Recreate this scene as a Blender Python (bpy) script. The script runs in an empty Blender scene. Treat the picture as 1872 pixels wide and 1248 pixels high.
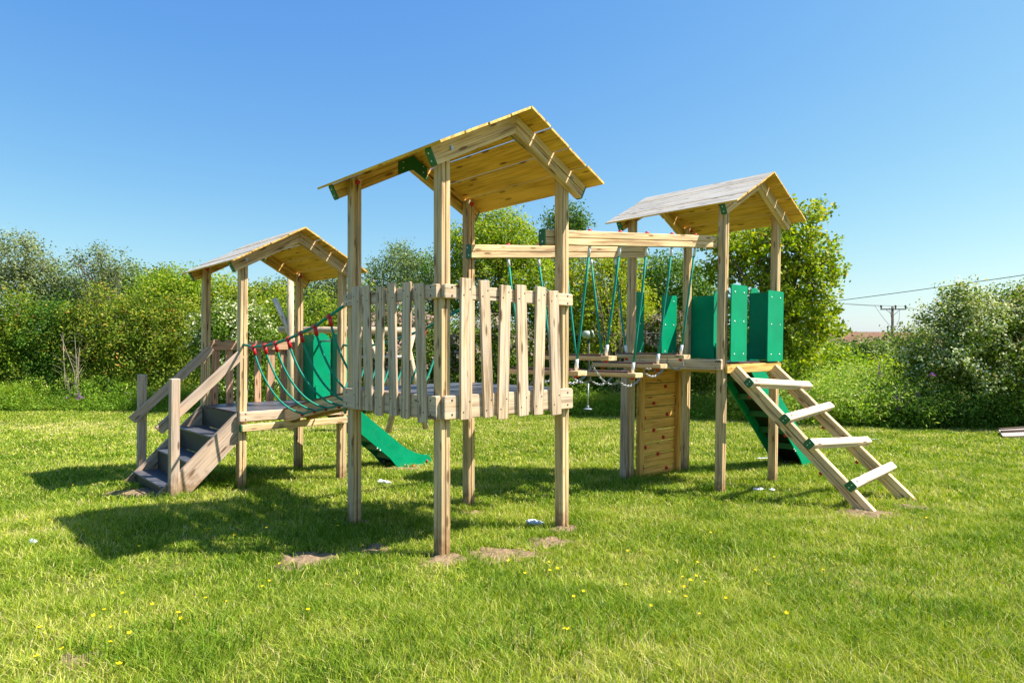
import bpy, math, random
import numpy as np
from mathutils import Vector, Matrix
random.seed(7); RNG = np.random.default_rng(7)
C = bpy.context.scene.collection
sc = bpy.context.scene

# ------------------------------------------------------------------ camera
EYE = 1.605
cam_d = bpy.data.cameras.new("camera"); cam = bpy.data.objects.new("camera", cam_d); C.objects.link(cam)
cam.location = (0, 0, EYE); cam.rotation_euler = (math.radians(90), 0, 0)
cam_d.sensor_width = 36.0; cam_d.lens = 23.08; cam_d.shift_y = 0.00604
cam_d.clip_start = 0.05; cam_d.clip_end = 6000
sc.camera = cam
FPX = 1200.1; HOR = 635.3
def at(x, y, Y):                       # photo pixel + distance -> world point
    return Vector(((x - 936) / FPX * Y, Y, EYE + (HOR - y) / FPX * Y))

# ------------------------------------------------------------------ sky and sun
SUN_EL = math.radians(51); SUN_AZ = math.radians(91)      # azimuth clockwise from +Y
w = bpy.data.worlds.new("World"); sc.world = w; w.use_nodes = True
nt = w.node_tree; nt.nodes.clear()
wo = nt.nodes.new('ShaderNodeOutputWorld'); bg = nt.nodes.new('ShaderNodeBackground')
sky = nt.nodes.new('ShaderNodeTexSky'); sky.sky_type = 'NISHITA'; sky.sun_disc = False
sky.sun_elevation = SUN_EL; sky.sun_rotation = SUN_AZ
sky.air_density = 1.0; sky.dust_density = 0.8; sky.ozone_density = 1.6; sky.altitude = 30
bg.inputs['Strength'].default_value = 0.142
sp = nt.nodes.new('ShaderNodeSeparateColor'); cm = nt.nodes.new('ShaderNodeCombineColor'); nt.links.new(sky.outputs[0], sp.inputs[0])
for i_, (k_, g_) in enumerate(((.240, 1.24), (.470, .90), (1.37, .30))):          # deeper, more even blue than the raw model
    p_ = nt.nodes.new('ShaderNodeMath'); p_.operation = 'POWER'; p_.inputs[1].default_value = g_; nt.links.new(sp.outputs[i_], p_.inputs[0])
    q_ = nt.nodes.new('ShaderNodeMath'); q_.operation = 'MULTIPLY'; q_.inputs[1].default_value = k_; nt.links.new(p_.outputs[0], q_.inputs[0]); 
    if g_ > 1: nt.links.new(q_.outputs[0], cm.inputs[i_]); continue
    d_ = nt.nodes.new('ShaderNodeMath'); d_.operation = 'DIVIDE'; d_.inputs[1].default_value = 7.0; nt.links.new(sp.outputs[i_], d_.inputs[0])
    x_ = nt.nodes.new('ShaderNodeMath'); x_.operation = 'MAXIMUM'; x_.inputs[1].default_value = 1.0; nt.links.new(d_.outputs[0], x_.inputs[0])
    y_ = nt.nodes.new('ShaderNodeMath'); y_.operation = 'POWER'; y_.inputs[1].default_value = 1.1 - g_; nt.links.new(x_.outputs[0], y_.inputs[0])
    z_ = nt.nodes.new('ShaderNodeMath'); z_.operation = 'MULTIPLY'; nt.links.new(y_.outputs[0], z_.inputs[0]); nt.links.new(q_.outputs[0], z_.inputs[1]); nt.links.new(z_.outputs[0], cm.inputs[i_])
nt.links.new(cm.outputs[0], bg.inputs[0]); nt.links.new(bg.outputs[0], wo.inputs[0])
sl = bpy.data.lights.new("sun", 'SUN'); sl.energy = 3.8; sl.angle = math.radians(0.53); sl.color = (1.0, 0.95, 0.86)
so = bpy.data.objects.new("sun", sl); C.objects.link(so)
sd = Vector((math.sin(SUN_AZ) * math.cos(SUN_EL), math.cos(SUN_AZ) * math.cos(SUN_EL), math.sin(SUN_EL)))
so.rotation_euler = sd.to_track_quat('Z', 'Y').to_euler(); so.location = sd * 60
sc.view_settings.view_transform = 'Standard'; sc.view_settings.look = 'None'
sc.view_settings.gamma = 1.0; sc.view_settings.exposure = 1.55
sc.render.engine = 'CYCLES'
sc.cycles.max_bounces = 6; sc.cycles.diffuse_bounces = 3; sc.cycles.transmission_bounces = 3
sc.cycles.transparent_max_bounces = 4

# ------------------------------------------------------------------ materials
def newmat(name, rough=0.6):
    m = bpy.data.materials.new(name); m.use_nodes = True
    b = m.node_tree.nodes['Principled BSDF']; b.inputs['Roughness'].default_value = rough
    return m, m.node_tree, b
def N(t, kind, **kw):
    n = t.nodes.new(kind)
    for k, v in kw.items():
        if k in n.inputs: n.inputs[k].default_value = v
        else: setattr(n, k, v)
    return n
def ramp(t, fac, stops):
    r = t.nodes.new('ShaderNodeValToRGB'); t.links.new(fac, r.inputs[0])
    e = r.color_ramp.elements
    e[0].position, e[0].color = stops[0][0], (*stops[0][1], 1)
    e[1].position, e[1].color = stops[-1][0], (*stops[-1][1], 1)
    for p, c in stops[1:-1]:
        q = e.new(p); q.color = (*c, 1)
    return r.outputs[0]
def mixc(t, f, a, b, mode='MIX'):
    m = t.nodes.new('ShaderNodeMix'); m.data_type = 'RGBA'; m.blend_type = mode
    for s, v in ((m.inputs[0], f), (m.inputs[6], a), (m.inputs[7], b)):
        if hasattr(v, 'is_linked') or hasattr(v, 'links'): t.links.new(v, s)
        else: s.default_value = v if not isinstance(v, tuple) else (*v, 1)
    return m.outputs[2]
def math_(t, op, a, b=0.0, clamp=False):
    m = t.nodes.new('ShaderNodeMath'); m.operation = op; m.use_clamp = clamp
    for s, v in ((m.inputs[0], a), (m.inputs[1], b)):
        if hasattr(v, 'links'): t.links.new(v, s)
        else: s.default_value = v
    return m.outputs[0]

def wood(name, light, mid, dark, grey=None, greyamt=0.0, rough=0.7, crack=0.5, dirt=False, knot=0.85):
    m, t, b = newmat(name, rough)
    a = N(t, 'ShaderNodeAttribute', attribute_name='wc')
    mp = t.nodes.new('ShaderNodeMapping'); mp.inputs['Scale'].default_value = (1.6, 34, 34)
    t.links.new(a.outputs['Vector'], mp.inputs[0])
    n1 = N(t, 'ShaderNodeTexNoise', Scale=1.0, Detail=5.0, Roughness=0.6, Distortion=0.6); t.links.new(mp.outputs[0], n1.inputs['Vector'])
    mp2 = t.nodes.new('ShaderNodeMapping'); mp2.inputs['Scale'].default_value = (0.9, 5, 5)
    t.links.new(a.outputs['Vector'], mp2.inputs[0])
    n2 = N(t, 'ShaderNodeTexNoise', Scale=1.6, Detail=3.0); t.links.new(mp2.outputs[0], n2.inputs['Vector'])
    col = ramp(t, n1.outputs['Fac'], [(0.36, dark), (0.47, mid), (0.60, light)])
    tint = ramp(t, n2.outputs['Fac'], [(0.3, (0.80, 0.78, 0.74)), (0.7, (1.12, 1.10, 1.06))])
    col = mixc(t, 1.0, col, tint, 'MULTIPLY')
    oi = t.nodes.new('ShaderNodeObjectInfo'); col = mixc(t, 1.0, col, ramp(t, oi.outputs['Random'], [(0, (.94, .92, .86)), (.5, (1.04, 1.03, .98)), (1, (1.14, 1.15, 1.08))]), 'MULTIPLY')
    if grey:
        n3 = N(t, 'ShaderNodeTexNoise', Scale=2.3, Detail=6.0, Roughness=0.7); t.links.new(mp2.outputs[0], n3.inputs['Vector'])
        gf = ramp(t, n3.outputs['Fac'], [(0.35, (greyamt * .1,) * 3), (0.65, (min(1, greyamt * 1.4),) * 3)])
        col = mixc(t, gf, col, grey)
    # knots: sparse stretched cells
    mk = t.nodes.new('ShaderNodeMapping'); mk.inputs['Scale'].default_value = (2.6, 11, 11)
    t.links.new(a.outputs['Vector'], mk.inputs[0])
    v = N(t, 'ShaderNodeTexVoronoi', Scale=1.25, Randomness=1.0); t.links.new(mk.outputs[0], v.inputs['Vector'])
    kf = ramp(t, v.outputs['Distance'], [(0.12, (knot,) * 3), (0.22, (0, 0, 0))])
    col = mixc(t, kf, col, (dark[0] * .5, dark[1] * .42, dark[2] * .35))
    # drying cracks
    mc = t.nodes.new('ShaderNodeMapping'); mc.inputs['Scale'].default_value = (1.1, 60, 60)
    t.links.new(a.outputs['Vector'], mc.inputs[0])
    n4 = N(t, 'ShaderNodeTexNoise', Scale=1.0, Detail=3.0, Distortion=0.3); t.links.new(mc.outputs[0], n4.inputs['Vector'])
    cf = ramp(t, n4.outputs['Fac'], [(0.30, (crack,) * 3), (0.36, (0, 0, 0))])
    col = mixc(t, cf, col, (dark[0] * .3, dark[1] * .28, dark[2] * .25))
    if dirt:
        s = N(t, 'ShaderNodeSeparateXYZ'); ap = N(t, 'ShaderNodeAttribute', attribute_name='hz'); 
        n5 = N(t, 'ShaderNodeTexNoise', Scale=14.0, Detail=5.0)
        gc = t.nodes.new('ShaderNodeNewGeometry'); t.links.new(gc.outputs['Position'], n5.inputs['Vector'])
        h = math_(t, 'ADD', ap.outputs['Fac'], math_(t, 'MULTIPLY', math_(t, 'SUBTRACT', n5.outputs['Fac'], .5), .5))
        df = ramp(t, h, [(0.04, (.75,) * 3), (0.26, (0, 0, 0))])
        col = mixc(t, df, col, (0.20, 0.105, 0.045))
    t.links.new(col, b.inputs['Base Color'])
    bp = N(t, 'ShaderNodeBump', Strength=0.5, Distance=0.004)
    t.links.new(math_(t, 'SUBTRACT', n1.outputs['Fac'], cf), bp.inputs['Height']); t.links.new(bp.outputs[0], b.inputs['Normal'])
    b.inputs['Specular IOR Level'].default_value = 0.25
    return m

M = {}
M['post'] = wood('treated_pine_post', (0.706, 0.501, 0.278), (0.556, 0.373, 0.187), (0.268, 0.153, 0.064), grey=(0.503, 0.409, 0.278), greyamt=0.35, dirt=True)
M['beam'] = wood('treated_pine_beam', (0.792, 0.572, 0.332), (0.642, 0.440, 0.225), (0.332, 0.194, 0.086), grey=(0.578, 0.460, 0.332), greyamt=0.25)
M['picket'] = wood('weathered_pine_picket', (0.706, 0.532, 0.364), (0.535, 0.378, 0.225), (0.214, 0.127, 0.064), grey=(0.556, 0.449, 0.364), greyamt=0.5, crack=.85, dirt=False)
M['brownpicket'] = wood('brown_stained_picket', (0.600, 0.353, 0.220), (0.470, 0.267, 0.155), (0.260, 0.143, 0.080), grey=(0.420, 0.315, 0.250), greyamt=0.25)
M['worn_or_sunlit'] = wood('worn_rung_sunlit_brace', (0.798, 0.665, 0.536), (0.661, 0.512, 0.353), (0.319, 0.196, 0.103), grey=(0.707, 0.610, 0.536), greyamt=0.6, crack=1.0)
M['stair'] = wood('weathered_stair_timber', (0.599, 0.440, 0.321), (0.449, 0.317, 0.214), (0.214, 0.133, 0.086), grey=(0.428, 0.348, 0.300), greyamt=0.5, crack=.7, dirt=True)
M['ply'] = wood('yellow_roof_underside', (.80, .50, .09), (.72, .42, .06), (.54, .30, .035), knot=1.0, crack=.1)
M['rafter'] = wood('yellow_pine_rafter', (.74, .50, .17), (.62, .38, .10), (.36, .19, .045), crack=.4)
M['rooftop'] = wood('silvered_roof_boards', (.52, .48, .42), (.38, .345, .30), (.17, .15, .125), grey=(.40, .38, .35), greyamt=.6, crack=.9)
M['wall'] = wood('orange_wall_planks', (.74, .43, .13), (.64, .345, .085), (.47, .235, .05), knot=.9, crack=.15)
M['log'] = wood('peeled_log', (0.620, 0.477, 0.320), (0.500, 0.363, 0.220), (0.320, 0.210, 0.120), grey=(0.500, 0.439, 0.380), greyamt=.35)
def plain(name, col, rough=.5, metal=0., var=0., scale=20., spec=.5):
    m, t, b = newmat(name, rough); b.inputs['Metallic'].default_value = metal
    b.inputs['Specular IOR Level'].default_value = spec
    g = t.nodes.new('ShaderNodeNewGeometry')
    n = N(t, 'ShaderNodeTexNoise', Scale=scale, Detail=6.0, Roughness=.7); t.links.new(g.outputs['Position'], n.inputs['Vector'])
    c = ramp(t, n.outputs['Fac'], [(.3, tuple(x * (1 - var) for x in col)), (.7, tuple(min(1, x * (1 + var)) for x in col))])
    t.links.new(c, b.inputs['Base Color'])
    r = N(t, 'ShaderNodeMapRange'); r.inputs[3].default_value = max(.05, rough - .1); r.inputs[4].default_value = min(1, rough + .12)
    t.links.new(n.outputs['Fac'], r.inputs[0]); t.links.new(r.outputs[0], b.inputs['Roughness'])
    return m
M['green'] = plain('green_plastic_panel', (.0, .25, .115), .45, var=.16, scale=2.5, spec=.10)
M['greencap'] = plain('dark_green_cap', (.004, .12, .035), .45, var=.12, scale=30)
M['yellowedge'] = plain('yellow_plastic_core', (.75, .62, .05), .5, var=.1)
M['red'] = plain('red_plastic_cap', (.55, .012, .015), .38, var=.15, scale=40)
M['rope'] = plain('teal_rope', (.0, .24, .165), .75, var=.35, scale=160)
M['steel'] = plain('galvanised_steel', (.40, .41, .42), .45, metal=.75, var=.12, scale=60)
M['alu'] = plain('white_sleeve', (.72, .74, .74), .45, var=.1, scale=60)
M['bolt'] = plain('bolt_head', (.70, .72, .70), .35, metal=.4, var=.1)
M['screw'] = plain('dark_screw', (.05, .04, .035), .6, var=.2)
M['deck'] = plain('black_antislip_deck', (.075, .075, .085), .42, var=.35, scale=9)
M['riser'] = plain('black_riser_board', (.028, .030, .024), .55, var=.45, scale=12)
M['rust'] = plain('brown_antislip_pad', (.10, .04, .032), .65, var=.25, scale=60)
M['blackplastic'] = plain('slide_underside', (.02, .022, .022), .5, var=.3, scale=20)
M['wire'] = plain('dark_wire', (.06, .06, .06), .6)
M['pole'] = plain('brown_pole_wood', (.16, .10, .065), .8, var=.3, scale=3)
M['trunk'] = plain('bark', (.17, .14, .11), .9, var=.4, scale=9)
M['twig'] = plain('dead_twig', (.34, .28, .20), .9, var=.3, scale=9)
M['dullgrey'] = plain('dull_grey_rubber', (.22, .25, .28), .6, var=.2)
M['trolley'] = plain('cloudy_green_plastic', (.32, .38, .27), .4, var=.3)
M['litter'] = plain('crumpled_clear_plastic', (.75, .80, .84), .25, var=.15, scale=90)
M['soil'] = plain('dry_bare_soil', (.225, .155, .095), .95, var=.32, scale=26, spec=.1)
M['slat'] = plain('grey_slat', (.42, .37, .33), .8, var=.25, scale=30)

for nm in ('green',):
    t = M[nm].node_tree; b = t.nodes['Principled BSDF']; src = b.inputs['Base Color'].links[0].from_socket
    g = t.nodes.new('ShaderNodeNewGeometry')
    mp = t.nodes.new('ShaderNodeMapping'); mp.inputs['Scale'].default_value = (1, 1, .25); t.links.new(g.outputs['Position'], mp.inputs[0])
    n_ = N(t, 'ShaderNodeTexNoise', Scale=75.0, Detail=6.0, Roughness=.8); t.links.new(mp.outputs[0], n_.inputs['Vector'])
    n2_ = N(t, 'ShaderNodeTexNoise', Scale=2.2, Detail=3.0); t.links.new(g.outputs['Position'], n2_.inputs['Vector'])
    f_ = math_(t, 'MULTIPLY', ramp(t, n_.outputs['Fac'], [(.56, (0, 0, 0)), (.72, (1, 1, 1))]), ramp(t, n2_.outputs['Fac'], [(.42, (.03,) * 3), (.66, (.55,) * 3)]))
    t.links.new(mixc(t, f_, src, (.20, .30, .22)), b.inputs['Base Color'])
def leafmat(name, stops, transl=.35, rough=.5, spec=.12):
    m, t, b = newmat(name, rough)
    a = N(t, 'ShaderNodeAttribute', attribute_name='tone')
    col = ramp(t, a.outputs['Fac'], stops)
    oi = t.nodes.new('ShaderNodeObjectInfo'); col = mixc(t, 1.0, col, ramp(t, oi.outputs['Random'], [(0, (.86, .95, .8)), (.5, (1, 1, 1)), (1, (1.14, 1.03, 1.0))]), 'MULTIPLY')
    t.links.new(col, b.inputs['Base Color']); b.inputs['Specular IOR Level'].default_value = spec
    tr = t.nodes.new('ShaderNodeBsdfTranslucent')
    hs = N(t, 'ShaderNodeHueSaturation'); hs.inputs['Saturation'].default_value = 1.1; hs.inputs['Value'].default_value = 1.25
    t.links.new(col, hs.inputs['Color']); t.links.new(hs.outputs[0], tr.inputs[0])
    mx = t.nodes.new('ShaderNodeMixShader'); mx.inputs[0].default_value = transl
    t.links.new(b.outputs[0], mx.inputs[1]); t.links.new(tr.outputs[0], mx.inputs[2])
    t.links.new(mx.outputs[0], t.nodes['Material Output'].inputs[0])
    return m
M['grass'] = leafmat('grass_blades', [(0, (.06, .13, .006)), (.3, (.155, .275, .018)), (.62, (.31, .40, .034)), (.86, (.52, .54, .07)), (1, (.66, .58, .28))], .3, spec=.14)
M['tallgrass'] = leafmat('tall_grass_blades', [(0, (.08, .18, .018)), (.5, (.24, .38, .035)), (.85, (.42, .50, .08)), (1, (.60, .54, .22))], .4)
M['hedge'] = leafmat('hedge_leaves', [(0, (0.043, 0.091, 0.007)), (0.45, (0.152, 0.238, 0.020)), (0.78, (0.317, 0.354, 0.037)), (0.92, (0.488, 0.403, 0.073)), (1, (0.610, 0.244, 0.073))], .34)
M['dark'] = leafmat('dark_leaves', [(0, (0.024, 0.073, 0.010)), (0.5, (0.079, 0.171, 0.017)), (1, (0.232, 0.317, 0.049))], .28)
M['yellow'] = leafmat('yellow_green_leaves', [(0, (.065, .13, .008)), (.4, (.19, .30, .02)), (.8, (.38, .46, .035)), (1, (.56, .42, .07))], .4)
M['grey'] = leafmat('grey_green_leaves', [(0, (0.067, 0.098, 0.030)), (0.5, (0.177, 0.226, 0.073)), (1, (0.403, 0.451, 0.207))], .3)
M['far'] = leafmat('far_leaves', [(0, (0.049, 0.091, 0.018)), (0.5, (0.134, 0.201, 0.037)), (1, (0.293, 0.342, 0.073))], .28)
M['hawthorn'] = leafmat('hawthorn_leaves', [(0, (.03, .08, .01)), (.5, (.15, .235, .025)), (.85, (.36, .41, .06)), (1, (.55, .36, .12))], .32)
M['blossom'] = leafmat('white_blossom', [(0, (.44, .46, .13)), (.5, (.66, .65, .34)), (1, (.82, .80, .62))], .25, .7)
M['pinkblossom'] = leafmat('dusky_pink_blossom', [(0, (.20, .13, .10)), (1, (.42, .33, .27))], .2, .7)
M['purple'] = leafmat('purple_petals', [(0, (.22, .05, .30)), (1, (.52, .22, .60))], .3)
M['butter'] = leafmat('yellow_petals', [(0, (.80, .60, .01)), (1, (.95, .78, .03))], .2)

# ground shader
gm, t, b = newmat('lawn_soil', .95); b.inputs['Specular IOR Level'].default_value = .05
g = t.nodes.new('ShaderNodeNewGeometry')
n1 = N(t, 'ShaderNodeTexNoise', Scale=1.1, Detail=7.0, Roughness=.65); t.links.new(g.outputs['Position'], n1.inputs['Vector'])
n2 = N(t, 'ShaderNodeTexNoise', Scale=26.0, Detail=4.0, Roughness=.7); t.links.new(g.outputs['Position'], n2.inputs['Vector'])
c1 = ramp(t, n1.outputs['Fac'], [(.3, (.07, .10, .015)), (.5, (.12, .145, .025)), (.7, (.21, .19, .06))])
c2 = ramp(t, n2.outputs['Fac'], [(.3, (.45, .45, .4)), (.7, (1.25, 1.25, 1.2))])
t.links.new(mixc(t, 1.0, c1, c2, 'MULTIPLY'), b.inputs['Base Color'])
M['ground'] = gm
fm, t, b = newmat('ploughed_field', .95); b.inputs['Specular IOR Level'].default_value = .05
g = t.nodes.new('ShaderNodeNewGeometry')
mp = t.nodes.new('ShaderNodeMapping'); mp.inputs['Scale'].default_value = (.16, .012, .3); mp.inputs['Rotation'].default_value = (0, 0, .5)
t.links.new(g.outputs['Position'], mp.inputs[0])
n1 = N(t, 'ShaderNodeTexNoise', Scale=1.0, Detail=6.0, Roughness=.7); t.links.new(mp.outputs[0], n1.inputs['Vector'])
t.links.new(ramp(t, n1.outputs['Fac'], [(.3, (.13, .065, .04)), (.55, (.21, .115, .075)), (.75, (.17, .13, .065))]), b.inputs['Base Color'])
M['field'] = fm

# ------------------------------------------------------------------ helpers
S = 1.36; YAW = 0.7434; CU = -2.246 * S; CV = -3.0351 * S
cY, sY = math.cos(YAW), math.sin(YAW)
ORG = Vector((-CU * cY + CV * sY, -CU * sY - CV * cY, 0))
def uv2w(u, v): return (ORG.x + u * cY - v * sY, ORG.y + u * sY + v * cY)
def gz(X, Y):
    """ground height (array or float)"""
    X = np.asarray(X, float); Y = np.asarray(Y, float)
    near = 0.26 - 0.00265 * X - 0.0512 * np.minimum(Y, 12)
    t_ = np.clip((Y - 12) / 6, 0, 1); t_ = t_ * t_ * (3 - 2 * t_)
    z = near - 0.16 * t_
    d = np.clip((Y - 30) / 50, 0, 1); z = z - 5.5 * d * d * (3 - 2 * d)
    return z
def gzf(X, Y): return float(gz(X, Y))
def guv(u, v): X, Y = uv2w(u, v); return gzf(X, Y)

def tag(o, label=None, cat=None, group=None, kind=None):
    if label: o['label'] = label
    if cat: o['category'] = cat
    if group: o['group'] = group
    if kind: o['kind'] = kind
    return o
def empty(name, loc, rz=0):
    o = bpy.data.objects.new(name, None); C.objects.link(o); o.location = loc; o.rotation_euler = (0, 0, rz)
    o.empty_display_size = .2
    return o

def warp(p):
    """the side towers lean a touch; bridges follow"""
    u, v, z = p
    k = 0.0
    if u > 1.4: k = 0.0145 * min(1, (u - 1.4) / 2.6)
    elif v > 1.4: k = 0.009 * min(1, (v - 1.4) / 2.6)
    dx = k * (z - 1.6)
    return (u + dx * cY, v - dx * sY, z)

class MB:
    def __init__(s): s.v = []; s.f = []; s.m = []; s.w = []; s.sm = []
    def vert(s, p, wc=None): s.v.append(tuple(p)); s.w.append(wc if wc else (p[0], p[1], p[2])); return len(s.v) - 1
    def face(s, idx, m=0, smooth=False): s.f.append(tuple(idx)); s.m.append(m); s.sm.append(smooth)
    def prism(s, prof, p0, p1, up=(0, 0, 1), m=0, chamfer=0.004, scale1=1.0, smooth=False, mend=None, mfun=None):
        p0 = Vector(p0); p1 = Vector(p1); d = (p1 - p0); L = d.length; d.normalize()
        up = Vector(up); side = d.cross(up); side.normalize(); up = side.cross(d); up.normalize()
        r0 = random.random() * 40; n = len(prof); rings = []
        mx = max(max(abs(a), abs(b_)) for a, b_ in prof)
        cs = 1 - chamfer / mx if chamfer else 1
        st = [(0, cs), (chamfer, 1), (L - chamfer, scale1), (L, scale1 * cs)] if chamfer else [(0, 1), (L, scale1)]
        for t_, k in st:
            rings.append([s.vert(p0 + d * t_ + side * a * k + up * b_ * k, (t_ + r0, a + r0 * .37, b_ + r0 * .73)) for a, b_ in prof])
        for i in range(len(rings) - 1):
            for j in range(n):
                k = (j + 1) % n
                s.face((rings[i][j], rings[i][k], rings[i + 1][k], rings[i + 1][j]), mfun(j) if mfun else m, smooth)
        s.face(rings[0][::-1], m if mend is None else mend); s.face(rings[-1], m if mend is None else mend)
        return s
    def box(s, c, size, m=0, bev=.002):
        x, y, z = size; c = Vector(c)
        # along the longest axis so that grain follows it
        ax = max(range(3), key=lambda i: size[i])
        d = Vector((0, 0, 0)); d[ax] = size[ax] / 2
        if ax == 2: return s.prism(rect(y, x, bev), c - d, c + d, (1, 0, 0), m, bev)
        if ax == 0: return s.prism(rect(y, z, bev), c - d, c + d, (0, 0, 1), m, bev)
        return s.prism(rect(x, z, bev), c - d, c + d, (0, 0, 1), m, bev)
    def tube(s, pts, r, n=8, m=0, cap=True):
        pts = [Vector(p) for p in pts]; rings = []; r0 = random.random() * 40; acc = 0
        prev = None
        for i, p in enumerate(pts):
            d = (pts[min(i + 1, len(pts) - 1)] - pts[max(i - 1, 0)]).normalized()
            if prev is None:
                a = d.cross(Vector((0, 0, 1)))
                if a.length < 1e-3: a = d.cross(Vector((1, 0, 0)))
            else: a = prev - d * prev.dot(d)
            a.normalize(); prev = a; b_ = d.cross(a)
            if i: acc += (p - pts[i - 1]).length
            rr = r[i] if isinstance(r, (list, tuple)) else r
            rings.append([s.vert(p + (a * math.cos(q) + b_ * math.sin(q)) * rr, (acc + r0, math.cos(q) * rr, math.sin(q) * rr)) for q in (2 * math.pi * k / n for k in range(n))])
        for i in range(len(rings) - 1):
            for j in range(n):
                k = (j + 1) % n; s.face((rings[i][j], rings[i][k], rings[i + 1][k], rings[i + 1][j]), m, True)
        if cap: s.face(rings[0][::-1], m); s.face(rings[-1], m)
        return s
    def plate(s, poly, ax, c0, c1, m=0, medge=None):
        """poly: 2-D outline in the plane perpendicular to axis ax ('u','v','z'), extruded from c0 to c1"""
        def mk(a, b_, c):
            return {'u': (c, a, b_), 'v': (a, c, b_), 'z': (a, b_, c)}[ax]
        r0 = random.random() * 40
        A = [s.vert(mk(a, b_, c0), (a + r0, b_, r0)) for a, b_ in poly]; B = [s.vert(mk(a, b_, c1), (a + r0, b_, r0)) for a, b_ in poly]
        s.face(A[::-1], m); s.face(B, m); n = len(poly)
        for j in range(n):
            k = (j + 1) % n; s.face((A[j], A[k], B[k], B[j]), m if medge is None else medge)
        return s
    def disc(s, c, nrm, r, h, m=0, n=8, dome=False):
        c = Vector(c); nrm = Vector(nrm).normalized()
        if dome:
            pts = [c, c + nrm * h * .55, c + nrm * h * .9, c + nrm * h]; return s.tube(pts, [r, r * .95, r * .6, r * .12], n, m)
        return s.tube([c, c + nrm * h], r, n, m)
    def build(s, name, mats, parent=None, dowarp=None, hz=False):
        me = bpy.data.meshes.new(name)
        ww = dowarp if dowarp is not None else True
        vs = [warp(p) for p in s.v] if ww else s.v
        me.from_pydata(vs, [], s.f)
        for mm in (mats if isinstance(mats, (list, tuple)) else [mats]): me.materials.append(mm)
        me.polygons.foreach_set('material_index', s.m); me.polygons.foreach_set('use_smooth', s.sm)
        a = me.attributes.new('wc', 'FLOAT_VECTOR', 'POINT'); a.data.foreach_set('vector', np.array(s.w, dtype=np.float32).ravel())
        if hz:
            h = np.array([z - guv(u, v) for u, v, z in s.v], dtype=np.float32)
            a = me.attributes.new('hz', 'FLOAT', 'POINT'); a.data.foreach_set('value', h)
        else:
            a = me.attributes.new('hz', 'FLOAT', 'POINT'); a.data.foreach_set('value', np.ones(len(s.v), dtype=np.float32))
        me.update(); me.validate()
        o = bpy.data.objects.new(name, me); C.objects.link(o)
        if parent: o.parent = parent
        return o
def rect(wd, ht, bev=.006, groove=None):
    """profile centred on 0: width wd (a), height ht (b); groove in both side faces ('a')  or top/bottom ('b')"""
    x, y, e = wd / 2, ht / 2, bev; gw, gd = .006, .016
    R_ = [(x, y - e)]; 
    pts = []
    right = [(x, -y + e)] + ([(x, -gw), (x - gd, -gw * .4), (x - gd, gw * .4), (x, gw)] if groove == 'a' else []) + [(x, y - e)]
    top = [(x - e, y)] + ([(gw, y), (gw * .4, y - gd), (-gw * .4, y - gd), (-gw, y)] if groove == 'b' else []) + [(-x + e, y)]
    pts = right + top + [(-a, -b_) for a, b_ in right] + [(-a, -b_) for a, b_ in top]
    return pts

def fast_mesh(name, V, F, tone=None, mat=None, parent=None, smooth=False):
    """V (n,3); F list of (faces array (k,m))"""
    me = bpy.data.meshes.new(name); me.vertices.add(len(V)); me.vertices.foreach_set('co', np.ascontiguousarray(V, dtype=np.float32).ravel())
    loops = np.concatenate([f.ravel() for f in F]); tot = np.concatenate([np.full(len(f), f.shape[1]) for f in F])
    st = np.concatenate([[0], np.cumsum(tot)[:-1]])
    me.loops.add(len(loops)); me.loops.foreach_set('vertex_index', loops.astype(np.int32))
    me.polygons.add(len(tot)); me.polygons.foreach_set('loop_start', st.astype(np.int32)); me.polygons.foreach_set('loop_total', tot.astype(np.int32))
    if tone is not None:
        a = me.attributes.new('tone', 'FLOAT', 'POINT'); a.data.foreach_set('value', np.ascontiguousarray(tone, dtype=np.float32))
    if mat: me.materials.append(mat)
    me.update(calc_edges=True)
    if smooth: me.polygons.foreach_set('use_smooth', np.ones(len(tot), bool))
    o = bpy.data.objects.new(name, me); C.objects.link(o)
    if parent: o.parent = parent
    return o

def vnoise(x, y, seed=0):
    """cheap value noise, 0..1"""
    xi = np.floor(x).astype(int); yi = np.floor(y).astype(int); fx = x - xi; fy = y - yi
    fx = fx * fx * (3 - 2 * fx); fy = fy * fy * (3 - 2 * fy)
    def h(a, b_):
        n = (a * 374761393 + b_ * 668265263 + seed * 1442695) & 0x7fffffff
        n = ((n ^ (n >> 13)) * 1274126177) & 0x7fffffff
        return ((n ^ (n >> 16)) & 0xffff) / 65535.0
    return (h(xi, yi) * (1 - fx) + h(xi + 1, yi) * fx) * (1 - fy) + (h(xi, yi + 1) * (1 - fx) + h(xi + 1, yi + 1) * fx) * fy

# ================================================================== SETTING
# lawn edge (where the unmown margin starts), as distance Y over X
EX = np.array([-60, -17, -6, 2, 6, 8.8, 13.4, 60]); EY = np.array([23, 21.5, 21.0, 20.6, 19.3, 17.8, 17.1, 17.0])
def edgeY(X): return np.interp(X, EX, EY)
xs = np.concatenate([np.linspace(-900, -60, 15), np.linspace(-50, 50, 101), np.linspace(60, 900, 15)])
ys = np.concatenate([np.linspace(-30, 0, 7), np.linspace(1, 40, 79), np.linspace(44, 200, 27), np.linspace(230, 1500, 12)])
GX, GY = np.meshgrid(xs, ys); GZ = gz(GX, GY) + (vnoise(GX * .8, GY * .8, 3) - .5) * .03
V = np.stack([GX, GY, GZ], -1).reshape(-1, 3); nx = len(xs)
I = (np.arange(len(ys) - 1)[:, None] * nx + np.arange(nx - 1)[None]).ravel()
F = np.stack([I, I + 1, I + nx + 1, I + nx], -1)
ground = fast_mesh('ground', V, [F], mat=M['ground'], smooth=True); tag(ground, kind='structure')

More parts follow.
